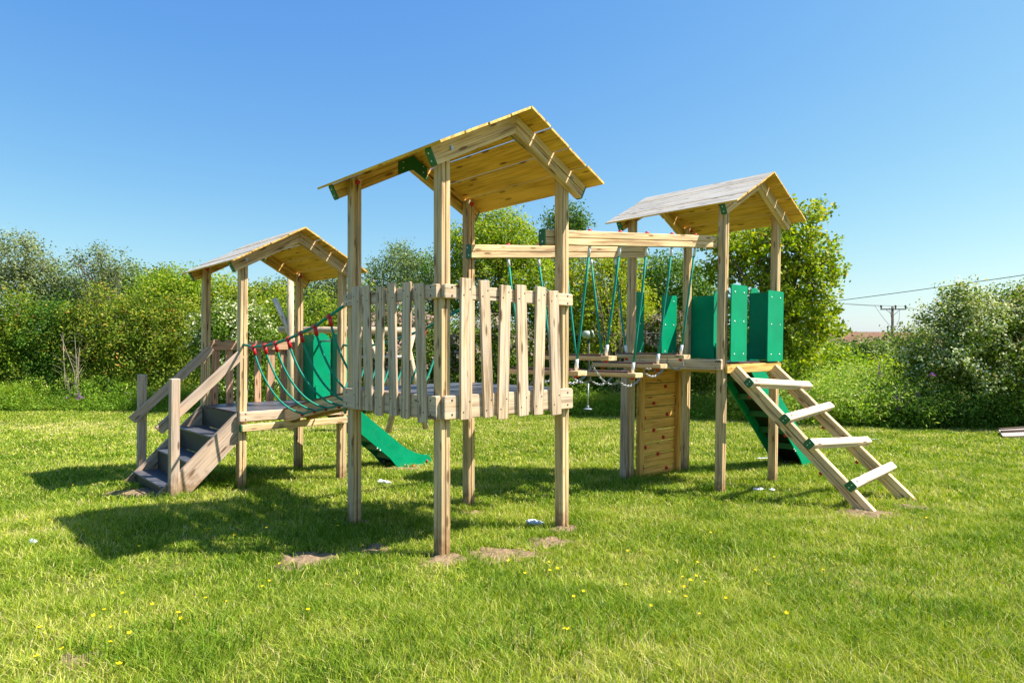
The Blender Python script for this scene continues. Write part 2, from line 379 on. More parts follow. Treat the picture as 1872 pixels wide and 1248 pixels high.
# far hill with ploughed field
hx = np.linspace(-700, 1100, 91); hy = np.linspace(330, 900, 40)
HX, HY = np.meshgrid(hx, hy)
rise = np.clip((HY - 330) / 290, 0, 1); rise = rise * rise * (3 - 2 * rise)
HZ = -6.5 + rise * (20.8 + 2.2 * np.sin(HX * .004 + .6) - .004 * (HX - 320)) - np.clip((HY - 620) / 280, 0, 1) * 8
V = np.stack([HX, HY, HZ], -1).reshape(-1, 3); nx = len(hx)
I = (np.arange(len(hy) - 1)[:, None] * nx + np.arange(nx - 1)[None]).ravel()
hill = fast_mesh('hill', V, [np.stack([I, I + 1, I + nx + 1, I + nx], -1)], mat=M['field'], smooth=True); tag(hill, kind='structure')

# ---------------------------------------------------------------- bare soil patches
def gnd_px(x, y):
    z = 0
    for _ in range(30):
        Y = FPX * (EYE - z) / (y - HOR); X = (x - 936) / FPX * Y; z = gzf(X, Y)
    return X, Y, z
soil = [(555, 1020, .24, .11), (905, 1012, .30, .10), (1000, 992, .22, .09), (815, 1022, .17, .10), (680, 1003, .13, .07), (1030, 968, .14, .08), (862, 940, .16, .07),
        (720, 856, .42, .10), (1580, 940, .30, .10), (1672, 930, .20, .08), (262, 900, .35, .14), (440, 898, .12, .07), (648, 958, .10, .06), (150, 1205, .10, .05), (1330, 886, .3, .06)]
soilw = []
for i, (px, py, rx, ry) in enumerate(soil):
    X, Y, z = gnd_px(px, py); soilw.append((X, Y, rx, ry * 2.0 if py > 950 else ry * 2.4))
SW = np.array(soilw)
def soilmask(X, Y):
    m_ = np.zeros_like(X)
    for (a, b_, rx, ry) in soilw:
        r = np.sqrt(((X - a) / rx) ** 2 + ((Y - b_) / ry) ** 2) + (vnoise(X * 14, Y * 14, 5) - .5) * .7
        m_ = np.maximum(m_, 1 - r)
    return m_
V = []; F = []
for i, (X, Y, rx, ry) in enumerate(soilw[:14]):
    n = 96; rings = [1.35, 1.2, 1.05, .9, .75, .6, .45, .3, .15]; base = len(V)
    for rr in rings:
        for k in range(n):
            a = 2 * math.pi * k / n; q = rr * (1 + .16 * math.sin(3 * a + i) + .08 * math.sin(7 * a + 2 * i))
            x_, y_ = X + rx * q * math.cos(a), Y + ry * q * math.sin(a); xx, yy = np.array(x_), np.array(y_)
            up = .013 * min(1, (1.12 - rr) * 2.2) + (float(vnoise(xx * 16, yy * 16, 61)) - .5) * .030 + (float(vnoise(xx * 60, yy * 60, 62)) - .5) * .014
            if rr > 1.3: up = -.03
            V.append((x_, y_, gzf(x_, y_) + up + (float(vnoise(xx * .8, yy * .8, 3)) - .5) * .03))
    V.append((X, Y, gzf(X, Y) + .012 + (float(vnoise(np.array(X * .8), np.array(Y * .8), 3)) - .5) * .03)); nr_ = len(rings)
    for q in range(nr_ - 1):
        for k in range(n):
            F.append((base + q * n + k, base + q * n + (k + 1) % n, base + (q + 1) * n + (k + 1) % n, base + (q + 1) * n + k))
    for k in range(n): F.append((base + (nr_ - 1) * n + k, base + (nr_ - 1) * n + (k + 1) % n, base + nr_ * n, base + nr_ * n))
me = bpy.data.meshes.new('bare_earth'); me.from_pydata(V, [], [f if f[2] != f[3] else f[:3] for f in F]); me.materials.append(M['soil'])
o = bpy.data.objects.new('bare_earth', me); C.objects.link(o); tag(o, kind='structure')

# ---------------------------------------------------------------- grass
def blades(X, Y, h, wd, tone, lean=.5, bend=.6, name='grass', mat=None):
    n = len(X); Z = gz(X, Y) + (vnoise(X * .8, Y * .8, 3) - .5) * .03 - .004
    a = RNG.uniform(0, 2 * np.pi, n); dx, dy = np.cos(a), np.sin(a)
    b_ = RNG.uniform(0, 2 * np.pi, n); lx, ly = np.cos(b_), np.sin(b_)
    ln = np.abs(RNG.normal(0, lean, n)); bn = RNG.uniform(.2, 1, n) * bend
    P = np.stack([X, Y, Z], -1)
    Wd = np.stack([dx * wd / 2, dy * wd / 2, np.zeros(n)], -1)
    mid = P + np.stack([lx * ln * h * .35, ly * ln * h * .35, h * .55], -1)
    tip = P + np.stack([lx * (ln + bn) * h * .8, ly * (ln + bn) * h * .8, h * (1 - .25 * bn)], -1)
    V = np.stack([P - Wd, P + Wd, mid + Wd * .8, mid - Wd * .8, tip], 1).reshape(-1, 3)
    i = np.arange(n)[:, None] * 5
    F4 = i + np.array([[0, 1, 2, 3]]); F3 = i + np.array([[3, 2, 4]])
    return fast_mesh(name, V, [F4, F3], np.repeat(tone, 5), mat)
posts_w = []
def lawn_zone(y0, y1, dens, h0, w0):
    area = 1.25 * (y1 ** 2 - y0 ** 2); n = int(area * dens)
    Y = np.sqrt(RNG.uniform(y0 ** 2, y1 ** 2, n)); X = Y * RNG.uniform(-1.25, 1.25, n); k = (np.abs(X / Y) < .84) | (RNG.random(n) < .3); X, Y = X[k], Y[k]
    k = Y < edgeY(X) + .2; X, Y = X[k], Y[k]
    s_ = soilmask(X, Y); k = RNG.random(len(X)) > np.clip(s_ * 3.0, 0, .93); X, Y = X[k], Y[k]
    big = vnoise(X * .9, Y * .9, 11); med = vnoise(X * 3.4, Y * 3.4, 12); sm = vnoise(X * 12, Y * 12, 13)
    k = RNG.random(len(X)) < .22 + .60 * med + .45 * sm; X, Y, big, med, sm = X[k], Y[k], big[k], med[k], sm[k]
    h = h0 * (.45 + .55 * med + .75 * sm * big + RNG.uniform(0, .45, len(X)))
    far = np.clip((Y - 7) / 9, 0, 1)
    patch = vnoise(X * 1.9 + 5, Y * 1.9, 41)
    tone = np.clip(.04 + .30 * patch + .22 * big + .34 * (1 - med) + .08 * far + RNG.normal(0, .23, len(X)), 0, 1)
    dry = RNG.random(len(X)) < (.04 + .10 * (1 - med)); tone[dry] = RNG.uniform(.85, 1, dry.sum())
    # paler mown strip far back
    strip = np.exp(-((Y - 17.2 - .05 * X) / 1.1) ** 2) * (vnoise(X * .5, Y * .9, 21) > .35); tone = np.clip(tone + .22 * strip, 0, 1)
    ln_ = np.where(RNG.random(len(X)) < .16, 2.2, .55); h = np.where(ln_ > 1, h * .8, h)
    return X, Y, h, w0 * RNG.uniform(.6, 1.3, len(X)), tone, ln_
zs = [lawn_zone(2.2, 4.2, 14000, .054, .0038), lawn_zone(4.2, 7, 6800, .052, .0054), lawn_zone(7, 11, 2500, .055, .009), lawn_zone(11, 22, 850, .055, .017)]
gr = [np.concatenate([z_[i] for z_ in zs]) for i in range(6)]
tag(blades(*gr, name='grass', mat=M['grass']), 'short sunlit lawn grass with straw coloured blades', 'grass', kind='stuff')
# longer tufts left unmown round posts and stair
TX, TY, TH = [], [], []
def tuft(px, py, r, n, h):
    X, Y, z = gnd_px(px, py)
    a = RNG.uniform(0, 6.28, n); q = r * np.sqrt(RNG.random(n)); TX.append(X + q * np.cos(a)); TY.append(Y + .6 * q * np.sin(a)); TH.append(h * RNG.uniform(.5, 1.1, n))
for a in [(1300, 898, .18, 220, .16), (1180, 880, .45, 500, .14), (1250, 866, .4, 380, .13), (400, 890, .5, 500, .15), (330, 912, .3, 200, .13), (1420, 878, .2, 160, .10),
          (880, 965, .3, 200, .11), (760, 868, .35, 300, .11), (1445, 842, .3, 260, .13), (1150, 888, .25, 260, .12), (960, 985, .2, 120, .10), (660, 965, .25, 120, .09), (480, 905, .4, 220, .10),
          (560, 985, .4, 300, .11), (830, 1010, .12, 60, .09), (1080, 1150, .5, 500, .12), (300, 1180, .5, 500, .13), (960, 1190, .3, 300, .12), (1640, 1120, .5, 500, .11), (1760, 1000, .5, 300, .10)]: tuft(*a)
TX, TY, TH = map(np.concatenate, (TX, TY, TH))
tag(blades(TX, TY, TH, np.full(len(TX), .006), np.clip(RNG.normal(.25, .16, len(TX)), 0, 1), .5, .8, 'grass_tufts', M['grass']), 'longer dark green grass tufts round the timber posts', 'grass', kind='stuff')
# unmown margin along the hedge
def margin(n, hmul, depth, tones):
    X = RNG.uniform(-27, 22, n); dep = depth * RNG.random(len(X)) ** 1.2
    Y = edgeY(X) + dep
    h = hmul * np.clip(.22 + 1.0 * dep, .18, 1.0) * (.45 + .8 * vnoise(X * .9, Y * .9, 31)) * RNG.uniform(.6, 1.15, len(X))
    tone = np.clip(tones + .35 * (vnoise(X * .6, Y * .3, 33) - .5) + RNG.normal(0, .16, len(X)), 0, 1)
    return blades(X, Y, h, RNG.uniform(.012, .028, len(X)), tone, .6, 1.1, 'tall_grass', M['tallgrass'])
tag(margin(48000, 1.0, 1.5, .60), 'unmown long grass and weeds along the foot of the hedge', 'grass', kind='stuff')

# ================================================================== CLIMBING FRAME
frame = empty('climbing_frame', ORG, YAW)
tag(frame, 'timber climbing frame of three roofed towers with slides, rope bridge and hanging steps', 'climbing frame')
PW = .1; l0 = 4.155; r0_ = 4.19
TW = {'c': (0, 0, 1.235, 3.10, 3.57), 'r': (r0_, 0, 1.43, 3.31, 3.80), 'l': (0, l0, .805, 2.65, 3.15)}
EAVE_DY = .55
def post(u, v, ztop):
    b_ = MB().prism(rect(PW, PW, .011, 'b'), (u, v, guv(u, v) - .25), (u, v, ztop), (0, 1, 0), 0, .006)
    o = b_.build('post', M['post'], frame, hz=True); return o
def cap_red(parent, c, nrm, r=.021, h=.022, name='red_cap'):
    return MB().disc(c, nrm, r, h, 0, 12, True).build(name, M['red'], parent)
def redcap(b_, c, nrm, m, r=.021, h=.022): b_.disc(c, nrm, r, h, m, 12, True)

def roof(u0, v0, ze, zr):
    """boards + rafters. eaves at u0-.24 and u0+1.60, gable edges v0-.30 .. v0+1.66"""
    um = u0 + S / 2; hu = .915; va, vb = v0 - .30, v0 + 1.64
    b_ = MB(); th = .019; dz = (zr - ze); Ls = math.hypot(hu, dz); nb = 4; wd = Ls / nb
    for sgn in (-1, 1):
        d = Vector((sgn * hu, 0, -dz)).normalized(); nrm = Vector((sgn * dz, 0, hu)).normalized()
        top = Vector((um, 0, zr))
        for k in range(nb):
            a0 = k * wd + (.0 if k == 0 else .007); a1 = (k + 1) * wd - (.007 if k < nb - 1 else 0)
            lift = random.uniform(-.002, .004)
            c0 = top + d * ((a0 + a1) / 2) + nrm * (-th / 2 + lift)
            vv0 = va + random.uniform(-.008, .008); vv1 = vb + random.uniform(-.008, .008)
            P0 = Vector((c0.x, vv0, c0.z)); P1 = Vector((c0.x, vv1, c0.z))
            # profile: a = across board, b = normal ; top faces weathered
            pr = rect(a1 - a0, th, .002)
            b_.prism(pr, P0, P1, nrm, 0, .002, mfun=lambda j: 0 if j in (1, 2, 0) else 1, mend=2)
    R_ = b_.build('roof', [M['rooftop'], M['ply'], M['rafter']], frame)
    # rafters, glued from two plies
    tanb = dz / hu; cosb = hu / Ls
    for side_, vr in ((-1, v0 - PW / 2 - .036), (1, v0 + S + PW / 2 + .036)):
        for sgn in (-1, 1):
            hh = .135; off = (th + hh / 2 + .002) / cosb
            e = hu - .075
            p_top = Vector((um + sgn * .002, vr, zr - off)); p_end = Vector((um + sgn * e, vr, zr - e * tanb - off))
            # mitred at the ridge: build as plates so that the joint is clean
            d = (p_end - p_top).normalized(); nn = Vector((-d.z, 0, d.x)) * (1 if sgn > 0 else -1)
            if nn.z < 0: nn = -nn
            bb = MB()
            for (lo, hi, wdt) in ((-.5, -.045, .070), (-.045, .045, .042), (.045, .5, .070)):
                q = []
                for f_, endp in ((lo, 0), (hi, 0), (hi, 1), (lo, 1)):
                    o_ = nn * (f_ * hh)
                    if endp == 0:
                        # intersection with ridge plane x = um
                        P_ = p_top + o_; t_ = (um + sgn * .0015 - P_.x) / d.x; P_ = P_ + d * t_
                    else: P_ = p_end + o_
                    q.append((P_.x, P_.z))
                if sgn < 0: q = q[::-1]
                bb.plate(q, 'v', vr - wdt / 2, vr + wdt / 2, 0)
            rf = bb.build('rafter', M['rafter'] if side_ > 0 else M['beam'], R_)
            # grain along the rafter
            a = rf.data.attributes['wc']; arr = np.zeros(len(rf.data.vertices) * 3, np.float32); rf.data.vertices.foreach_get('co', arr); arr = arr.reshape(-1, 3)
            al = arr @ np.array([d.x, 0, d.z]); ac = arr @ np.array([nn.x, 0, nn.z]); rr = random.random() * 30
            a.data.foreach_set('vector', np.stack([al + rr, ac + rr, arr[:, 1] + rr], -1).astype(np.float32).ravel())
            # green end cap
            ec = MB().prism(rect(.074, hh + .006, .012), p_end + d * .001, p_end + d * .014, nn, 0, .001)
            for q in (-.03, .03): ec.disc(p_end + d * .014 + nn * q, d, .007, .004, 1)
            ec.build('end_cap', [M['greencap'], M['bolt']], R_)
            # bolt through post with red cap inside
            pu = um + sgn * S / 2
            zb = zr - (S / 2) * tanb - off + .01
            MB().disc((pu, vr + side_ * .035, zb), (0, side_, 0), .014, .012, 0, 6).disc((pu, vr + side_ * .035, zb), (0, side_, 0), .020, .003, 0, 12).build('bolt', M['steel'], R_)
            cap_red(R_, (pu, vr - side_ * (.036 + PW), zb), (0, -side_, 0), .022, .03)
        # gusset on the inner face at the ridge
        gq = MB(); zz = zr - (th + .002) / cosb; yv = vr - side_ * .0415
        w_ = .17
        gq.plate([(um - w_, zz - w_ * tanb - .128 / cosb), (um, zz - .128 / cosb - .01), (um + w_, zz - w_ * tanb - .128 / cosb), (um + w_, zz - w_ * tanb - .015), (um, zz - .015), (um - w_, zz - w_ * tanb - .015)], 'v', yv - .006, yv + .006, 0)
        for q in (-.12, .12):
            for e in (.04, .10): gq.disc((um + q, yv - side_ * .006, zz - abs(q) * tanb - e), (0, -side_, 0), .007, .004, 1)
        gq.build('gusset', [M['greencap'], M['bolt']], R_)
    return R_
POSTS = {}
for k, (u0, v0, zd, ze, zr) in TW.items():
    slope = (zr - ze) / .915
    zt = zr - (S / 2) * slope - .022 - .03
    for du in (0, 1):
        for dv in (0, 1):
            POSTS[(k, du, dv)] = post(u0 + du * S, v0 + dv * S, zt + (.005 if (du, dv) != (0, 0) else 0))
    roof(u0, v0, ze, zr)
    # deck: black board on joists
    dk = MB()
    h = S / 2 + .045
    cu_, cv_ = u0 + S / 2, v0 + S / 2
    n_ = PW / 2 + .003; e = S / 2 - n_       # notched round the posts
    H2 = S / 2 + .035
    poly = [(-e, -H2), (e, -H2), (e, -e), (H2, -e), (H2, e), (e, e), (e, H2), (-e, H2), (-e, e), (-H2, e), (-H2, -e), (-e, -e)]
    dk.plate([(cu_ + a, cv_ + b_) for a, b_ in poly], 'z', zd - .018, zd, 0, 1)
    D = dk.build('deck', [M['deck'], M['rust']], frame)
    for vv in (v0 + .10, v0 + S - .10):
        MB().prism(rect(.07, .12, .005, 'a'), (u0 - .03, vv, zd - .019 - .06), (u0 + S + .03, vv, zd - .019 - .06), (0, 0, 1)).build('joist', M['rafter'], D)
    for uu in (u0 + .33, u0 + S / 2, u0 + 1.03):
        MB().prism(rect(.045, .12, .004), (uu, v0 + .14, zd - .019 - .06), (uu, v0 + S - .14, zd - .019 - .06), (0, 0, 1)).build('joist', M['rafter'], D)

def edge_beam(p0, p1, ht, zt, parent=frame, mat='picket', th=.045, name='edge_beam', screws=True, nrm=None):
    b_ = MB(); z = zt - ht / 2
    b_.prism(rect(th, ht, .006), (*p0, z), (*p1, z), (0, 0, 1), 0, .008)
    if screws and nrm:
        d = Vector((p1[0] - p0[0], p1[1] - p0[1], 0)).normalized(); nn = Vector(nrm)
        for P, s_ in ((p0, 1), (p1, -1)):
            for dz in (-ht * .28, ht * .28):
                c = Vector((*P, z + dz)) + d * s_ * .07 + nn * (th / 2)
                b_.disc(c, nn, .009, .002, 1, 8)
    return b_.build(name, [M[mat], M['screw']], parent)

# ---- central tower railings (rails + pickets)
def railing_v(v, u0, u1, rails, picks, mat='picket', outward=-1, prefix=''):
    for (zt, zb) in rails:
        b_ = MB()
        b_.prism(rect(.045, zt - zb, .006), (u0, v, (zt + zb) / 2), (u1, v, (zt + zb) / 2), (0, 0, 1), 0, .008)
        for uu in (u0 + .07, u1 - .07):
            for dz in (-.3, .3): b_.disc((uu, v + outward * .0225, (zt + zb) / 2 + dz * (zt - zb)), (0, outward, 0), .009, .002, 1, 8)
        b_.build('fence_rail', [M[mat], M['screw']], frame)
    for (tl, tr, bl, br, zt, zb) in picks:
        p = MB(); vv = v + outward * (.0225 + .0135 + random.uniform(0, .003))
        T = Vector(((tl + tr) / 2, vv, zt)); B = Vector(((bl + br) / 2, vv, zb)); wd = ((tr - tl) + (br - bl)) / 2
        p.prism(rect(wd - .012, .026, .004), B, T, (0, 1, 0), 0, .004)
        for (z0, z1) in rails:
            for q in (-.22, .22):
                f_ = ((z0 + z1) / 2 + q * (z0 - z1) - zb) / (zt - zb); c = B.lerp(T, f_)
                p.disc((c.x + q * wd * 1.1, vv + outward * .013, c.z), (0, outward, 0), .0065, .0015, 1, 8)
        p.build('picket', [M[mat], M['screw']], frame)
def railing_u(u, v0, v1, rails, picks, mat='picket', outward=-1):
    for (zt, zb) in rails:
        b_ = MB()
        b_.prism(rect(.045, zt - zb, .006), (u, v0, (zt + zb) / 2), (u, v1, (zt + zb) / 2), (0, 0, 1), 0, .008)
        for vv in (v0 + .07, v1 - .07):
            for dz in (-.3, .3): b_.disc((u + outward * .0225, vv, (zt + zb) / 2 + dz * (zt - zb)), (outward, 0, 0), .009, .002, 1, 8)
        b_.build('fence_rail', [M[mat], M['screw']], frame)
    for (tl, tr, bl, br, zt, zb) in picks:
        p = MB(); uu = u + outward * (.0225 + .0135 + random.uniform(0, .003))
        T = Vector((uu, (tl + tr) / 2, zt)); B = Vector((uu, (bl + br) / 2, zb)); wd = (abs(tr - tl) + abs(br - bl)) / 2
        p.prism(rect(wd - .014, .024, .004), B, T, (1, 0, 0), 0, .004)
        for (z0, z1) in rails:
            for q in (-.22, .22):
                f_ = ((z0 + z1) / 2 + q * (z0 - z1) - zb) / (zt - zb); c = B.lerp(T, f_)
                p.disc((uu + outward * .012, c.y + q * wd * 1.1, c.z), (outward, 0, 0), .0065, .0015, 1, 8)
        p.build('picket', [M[mat], M['screw']], frame)
crails = [(2.092, 1.983), (1.236, 1.052)]
railing_v(-.075, -.045, 1.405, crails, [
    (.087, .212, .079, .208, 2.146, 1.047), (.278, .388, .322, .438, 2.142, 1.046), (.497, .624, .467, .593, 2.117, 1.022),
    (.670, .800, .702, .826, 2.131, 1.032), (.911, 1.038, .871, 1.002, 2.130, 1.029), (1.063, 1.195, 1.100, 1.236, 2.106, 1.013)])
railing_u(-.075, -.055, 1.40, crails, [
    (1.199, 1.045, 1.184, 1.045, 2.150, 1.058), (1.029, .893, .967, .830, 2.144, 1.059), (.784, .655, .811, .675, 2.120, 1.031),
    (.611, .484, .570, .446, 2.138, 1.047), (.378, .249, .402, .275, 2.129, 1.038), (.210, .083, .161, .035, 2.108, 1.023)])
# deck edge beams on the bridge sides of the middle tower
b_ = edge_beam((-.05, S + .0755), (1.40, S + .0755), .12, 1.195, mat='beam', name='edge_beam', nrm=(0, 1, 0))
MB().prism(rect(.05, .14, .01), (-.062, S + .0755, 1.060), (-.050, S + .0755, 1.060), (0, 0, 1)).build('end_cap', M['greencap'], frame)
edge_beam((S + .0755, -.04), (S + .0755, 1.39), .12, 1.195, mat='beam', nrm=(1, 0, 0))

# ---- left tower: edge beams, back railing
edge_beam((-.055, l0 - .0755), (1.39, l0 - .0755), .12, .812, mat='picket', nrm=(0, -1, 0))
lb = edge_beam((-.035, l0 - .085), (1.395, l0 - .085), .085, .657, mat='beam', th=.065, name='floor_beam', screws=False)
MB().prism(rect(.07, .092, .012), (-.050, l0 - .085, .6145), (-.036, l0 - .085, .6145), (0, 0, 1)).build('end_cap', M['greencap'], lb)
edge_beam((S + .0755, l0 - .03), (S + .0755, l0 + S + .03), .12, .785, mat='beam', nrm=(1, 0, 0))
railing_v(l0 + S + .0755, -.03, 1.40, [(1.69, 1.572), (.80, .67)], [
    (.126, .241, .093, .205, 1.72, .66), (.295, .418, .325, .430, 1.715, .66), (.530, .650, .51, .63, 1.70, .66),
    (.717, .827, .727, .832, 1.71, .66), (.922, 1.046, .90, 1.02, 1.715, .66), (1.116, 1.221, 1.12, 1.225, 1.705, .66)], 'brownpicket', 1)
# extra lit top rail face board
# ---- right tower edge beams
edge_beam((r0_ - .0755, -.045), (r0_ - .0755, 1.40), .13, 1.465, mat='picket', nrm=(-1, 0, 0))
edge_beam((r0_ - .02, -.0705), (r0_ + S + .02, -.0705), .11, 1.405, mat='rafter', th=.035, screws=False)
edge_beam((r0_ + S + .0755, -.03), (r0_ + S + .0755, 1.39), .12, 1.41, mat='beam', screws=False)
edge_beam((r0_ - .03, S + .0755), (r0_ + S + .02, S + .0755), .12, 1.41, mat='beam', screws=False)

# ---- green barrier panels of the right tower and slide hoods
def panel(ax, c, a0, a1, z0, z1, name='barrier_panel', th=.014, rnd=.02, bolts=True, mats=None, parent=frame, side=-1, domed=False):
    """flat plastic sheet on plane ax=c, from a0..a1"""
    if domed:
        r_ = (a1 - a0) / 2; cx = (a0 + a1) / 2
        pts = [(a0, z0), (a1, z0)] + [(cx + r_ * math.cos(q), z1 - r_ + r_ * math.sin(q)) for q in np.linspace(0, math.pi, 15)]
    else:
        pts = []
        for (x, z, q0) in ((a1 - rnd, z0 + rnd, -90), (a1 - rnd, z1 - rnd, 0), (a0 + rnd, z1 - rnd, 90), (a0 + rnd, z0 + rnd, 180)):
            for k in range(4):
                q = math.radians(q0 + 30 * k); pts.append((x + rnd * math.cos(q), z + rnd * math.sin(q)))
    b_ = MB().plate(pts, ax, c - th / 2, c + th / 2, 0)
    if bolts:
        for fa in (.22, .78) if (a1 - a0) < .6 else (.12, .88):
            for z in (z0 + .09, (z0 + z1) / 2 + .02, z1 - .09):
                a = a0 + fa * (a1 - a0); P = {'u': (c + side * th / 2, a, z), 'v': (a, c + side * th / 2, z)}[ax]
                b_.disc(P, (side, 0, 0) if ax == 'u' else (0, side, 0), .012, .006, 1, 10, True)
    return b_.build(name, [M['green'], M['bolt']], parent)
panel('v', -.0955, 4.215, 4.60, 1.437, 2.368)          # ladder entry, near post
panel('v', -.0955, 5.150, 5.585, 1.425, 2.352)
panel('v', S + .06, 4.20, 4.55, 1.46, 2.38, side=-1)
panel('v', S + .06, 4.99, 5.36, 1.46, 2.375, side=-1)
panel('u', r0_ + S + .065, .955, 1.36, 1.45, 2.37, side=-1, bolts=False)
panel('u', r0_ + S + .065, 0.0, .40, 1.44, 2.365, side=-1, bolts=False)

def slide(u0, v0, v1, zd, zg, length, name='slide'):
    """slide running +u from the deck edge u0"""
    ex = length; top0 = zd + .24; sl_ = .80
    zf = zg + .21
    run = (top0 - zf) / sl_
    o_top = [(u0, top0)]
    pts = []
    for k in range(9):     # blended run-out
        q = k / 8; x = run - .22 + q * .62; z = top0 - sl_ * (run - .22) - (sl_ * .62) * (q - q * q / 2 * 1.02)
        pts.append((u0 + x, z))
    zflat = pts[-1][1]; xe = u0 + ex
    outer = [(u0, top0)] + pts + [(xe - .08, zflat - .01)]
    outer += [(xe - .03, zflat - .035), (xe, zflat - .09), (xe - .01, zflat - .15), (xe - .07, zflat - .19)]
    outer += [(xe - .32, zg + .0), (xe - .60, zg - .02), (xe - .66, zg + .02)]
    zb = zg + .02; xb = xe - .66
    outer += [(xb - .13, zb + .15), (u0 + .02, max(zd - .10, zb + .15 + sl_ * .97 * (xb - .13 - u0 - .02)))]
    # chute
    ch = MB(); path = [(u0 - .034, zd + .001)]; 
    for (x, z) in [(u0 + .10, zd - .03)] + [(p[0] - .03, p[1] - .20) for p in pts] + [(xe - .10, zflat - .16)]: path.append((x, z))
    th = .012
    A = [[ch.vert((x, v, z), (x, v, z)) for x, z in path] for v in (v0 + .012, v1 - .012)]
    B = [[ch.vert((x, v, z - th), (x, v, z)) for x, z in path] for v in (v0 + .012, v1 - .012)]
    n = len(path)
    for i in range(n - 1):
        ch.face((A[0][i], A[0][i + 1], A[1][i + 1], A[1][i]), 0, True); ch.face((B[0][i], B[1][i], B[1][i + 1], B[0][i + 1]), 1, True)
    ch.face((A[0][0], A[1][0], B[1][0], B[0][0]), 0); ch.face((A[0][-1], B[0][-1], B[1][-1], A[1][-1]), 0)
    S_ = ch.build(name, [M['steel'], M['blackplastic']], frame)
    for v in (v0, v1):
        sg = -1 if v == v0 else 1
        p = MB().plate(outer, 'v', v - .009, v + .009, 0)
        fs = [.25, .30, .60, .63, .66]
        for (x, z, rr, mm) in ((xe - .09, zflat - .10, .022, 2), (xe - .36, zflat - .15, .028, 2), (xe - .19, zflat - .14, .011, 1), (xe - .24, zflat - .14, .011, 1), (xe - .47, zflat - .12, .011, 1), (xe - .52, zflat - .11, .011, 1),
                               (xe - 1.02, zflat + .20, .013, 1), (xe - .97, zflat + .165, .013, 1), (u0 + .25, zd - .03, .012, 1)):
            p.disc((x, v + sg * .009, z), (0, sg, 0), rr, rr * .9, mm, 10, True)
        p.build('side_panel', [M['green'], M['bolt'], M['red']], S_)
    for i in (2, 4, 6):  # cross ribs under the chute
        pass
    L_ = xe - .7 - u0
    for k in range(5):
        x = u0 + .28 + k * (L_ - .2) / 4.6; 
        zc = top0 - sl_ * (x - u0) - .30
        if zc < zg + .08: zc = zg + .08
        MB().box((x, (v0 + v1) / 2, zc), (.012, (v1 - v0) - .02, .09), 0, .002).build('cross_rib', M['greencap'], S_)
    MB().box((xe - .72, (v0 + v1) / 2, zg - .02), (.05, .05, .24), 0).build('foot', M['blackplastic'], S_)
    # hood: two rounded wings, two side shields and crossbars
    for v in (v0 - .03, v1 + .03):
        panel('v', v, u0 - .02, u0 + .255, zd + .0, zd + 1.02, 'hood_wing', parent=S_, side=-1, domed=True, bolts=False)
    for z in (zd + .90,):
        MB().tube([(u0 + .10, v0 - .03, z), (u0 + .10, v1 + .03, z)], .017, 10).build('crossbar', M['steel'], S_)
    return S_
slide(1.43, 4.60, 5.10, .805, -.265, 1.78)
slide(r0_ + S + .075, .42, .92, 1.43, -.315, 2.50)
panel('u', 1.43, 5.13, 5.50, .83, 1.80, 'barrier_panel', side=-1, bolts=False)
panel('u', 1.43, 4.18, 4.56, .83, 1.80, 'barrier_panel', side=-1, bolts=False)

# ---- stairs on the left tower
def gl(u, v): return guv(u, v)
va, vb = 4.155, 5.49
st = MB()
trz = [.805, .535, .265, .0]; tru = [-.06, -.345, -.613, -.875]
for k in range(1, 4):
    st.box(((tru[k] + tru[k - 1]) / 2 - .01, (va + vb) / 2, trz[k] - .011), (tru[k - 1] - tru[k] + .03, vb - va - .055, .022), 0, .002)
ST = st.build('stairs', [M['deck']], frame); ST['label'] = 'dark stair treads between weathered timber stringers'
for k in range(4):
    zt = trz[k] - .022; zb = (trz[k + 1] if k < 3 else -.24)
    MB().box((tru[k] + .012, (va + vb) / 2, (zt + zb) / 2), (.012, vb - va - .05, zt - zb - .002), 0, .001).build('riser', [M['riser']], ST)
def stringer(v):
    zbot = gl(-1, v) - .06
    s1 = [(-.052, .815), (-.052, .430), (-.655, zbot), (-1.09 if v > 5 else -1.045, zbot)]
    o_ = MB(); 
    o_.plate(s1, 'v', v - .0225, v + .0225, 0); o = o_.build('stringer', M['stair'], ST, hz=True)
    arr = np.array(o_.v); d = np.array([-.70, 0, -.71]); nn = np.array([-.71, 0, .70])
    o.data.attributes['wc'].data.foreach_set('vector', np.stack([arr @ d + 5 * v, arr @ nn + v, arr[:, 1]], -1).astype(np.float32).ravel())
stringer(va); stringer(vb)
for v in (4.055, 5.615):
    MB().prism(rect(.10, .10, .008), (-.80 if v < 5 else -.765, v, gl(-.8, v) - .2), (-.80 if v < 5 else -.765, v, 1.25), (0, 1, 0), 0, .008).build('newel_post', M['stair'], frame, hz=True)
def handrail(p0, p1): MB().prism(rect(.042, .115, .006), p0, p1, (0, 0, 1), 0, .01).build('handrail', M['stair'], frame)
handrail((-.945, 4.127, .655), (-.02, 4.127, 1.525)); handrail((-.90, 5.543, .655), (.06, 5.443, 1.60))

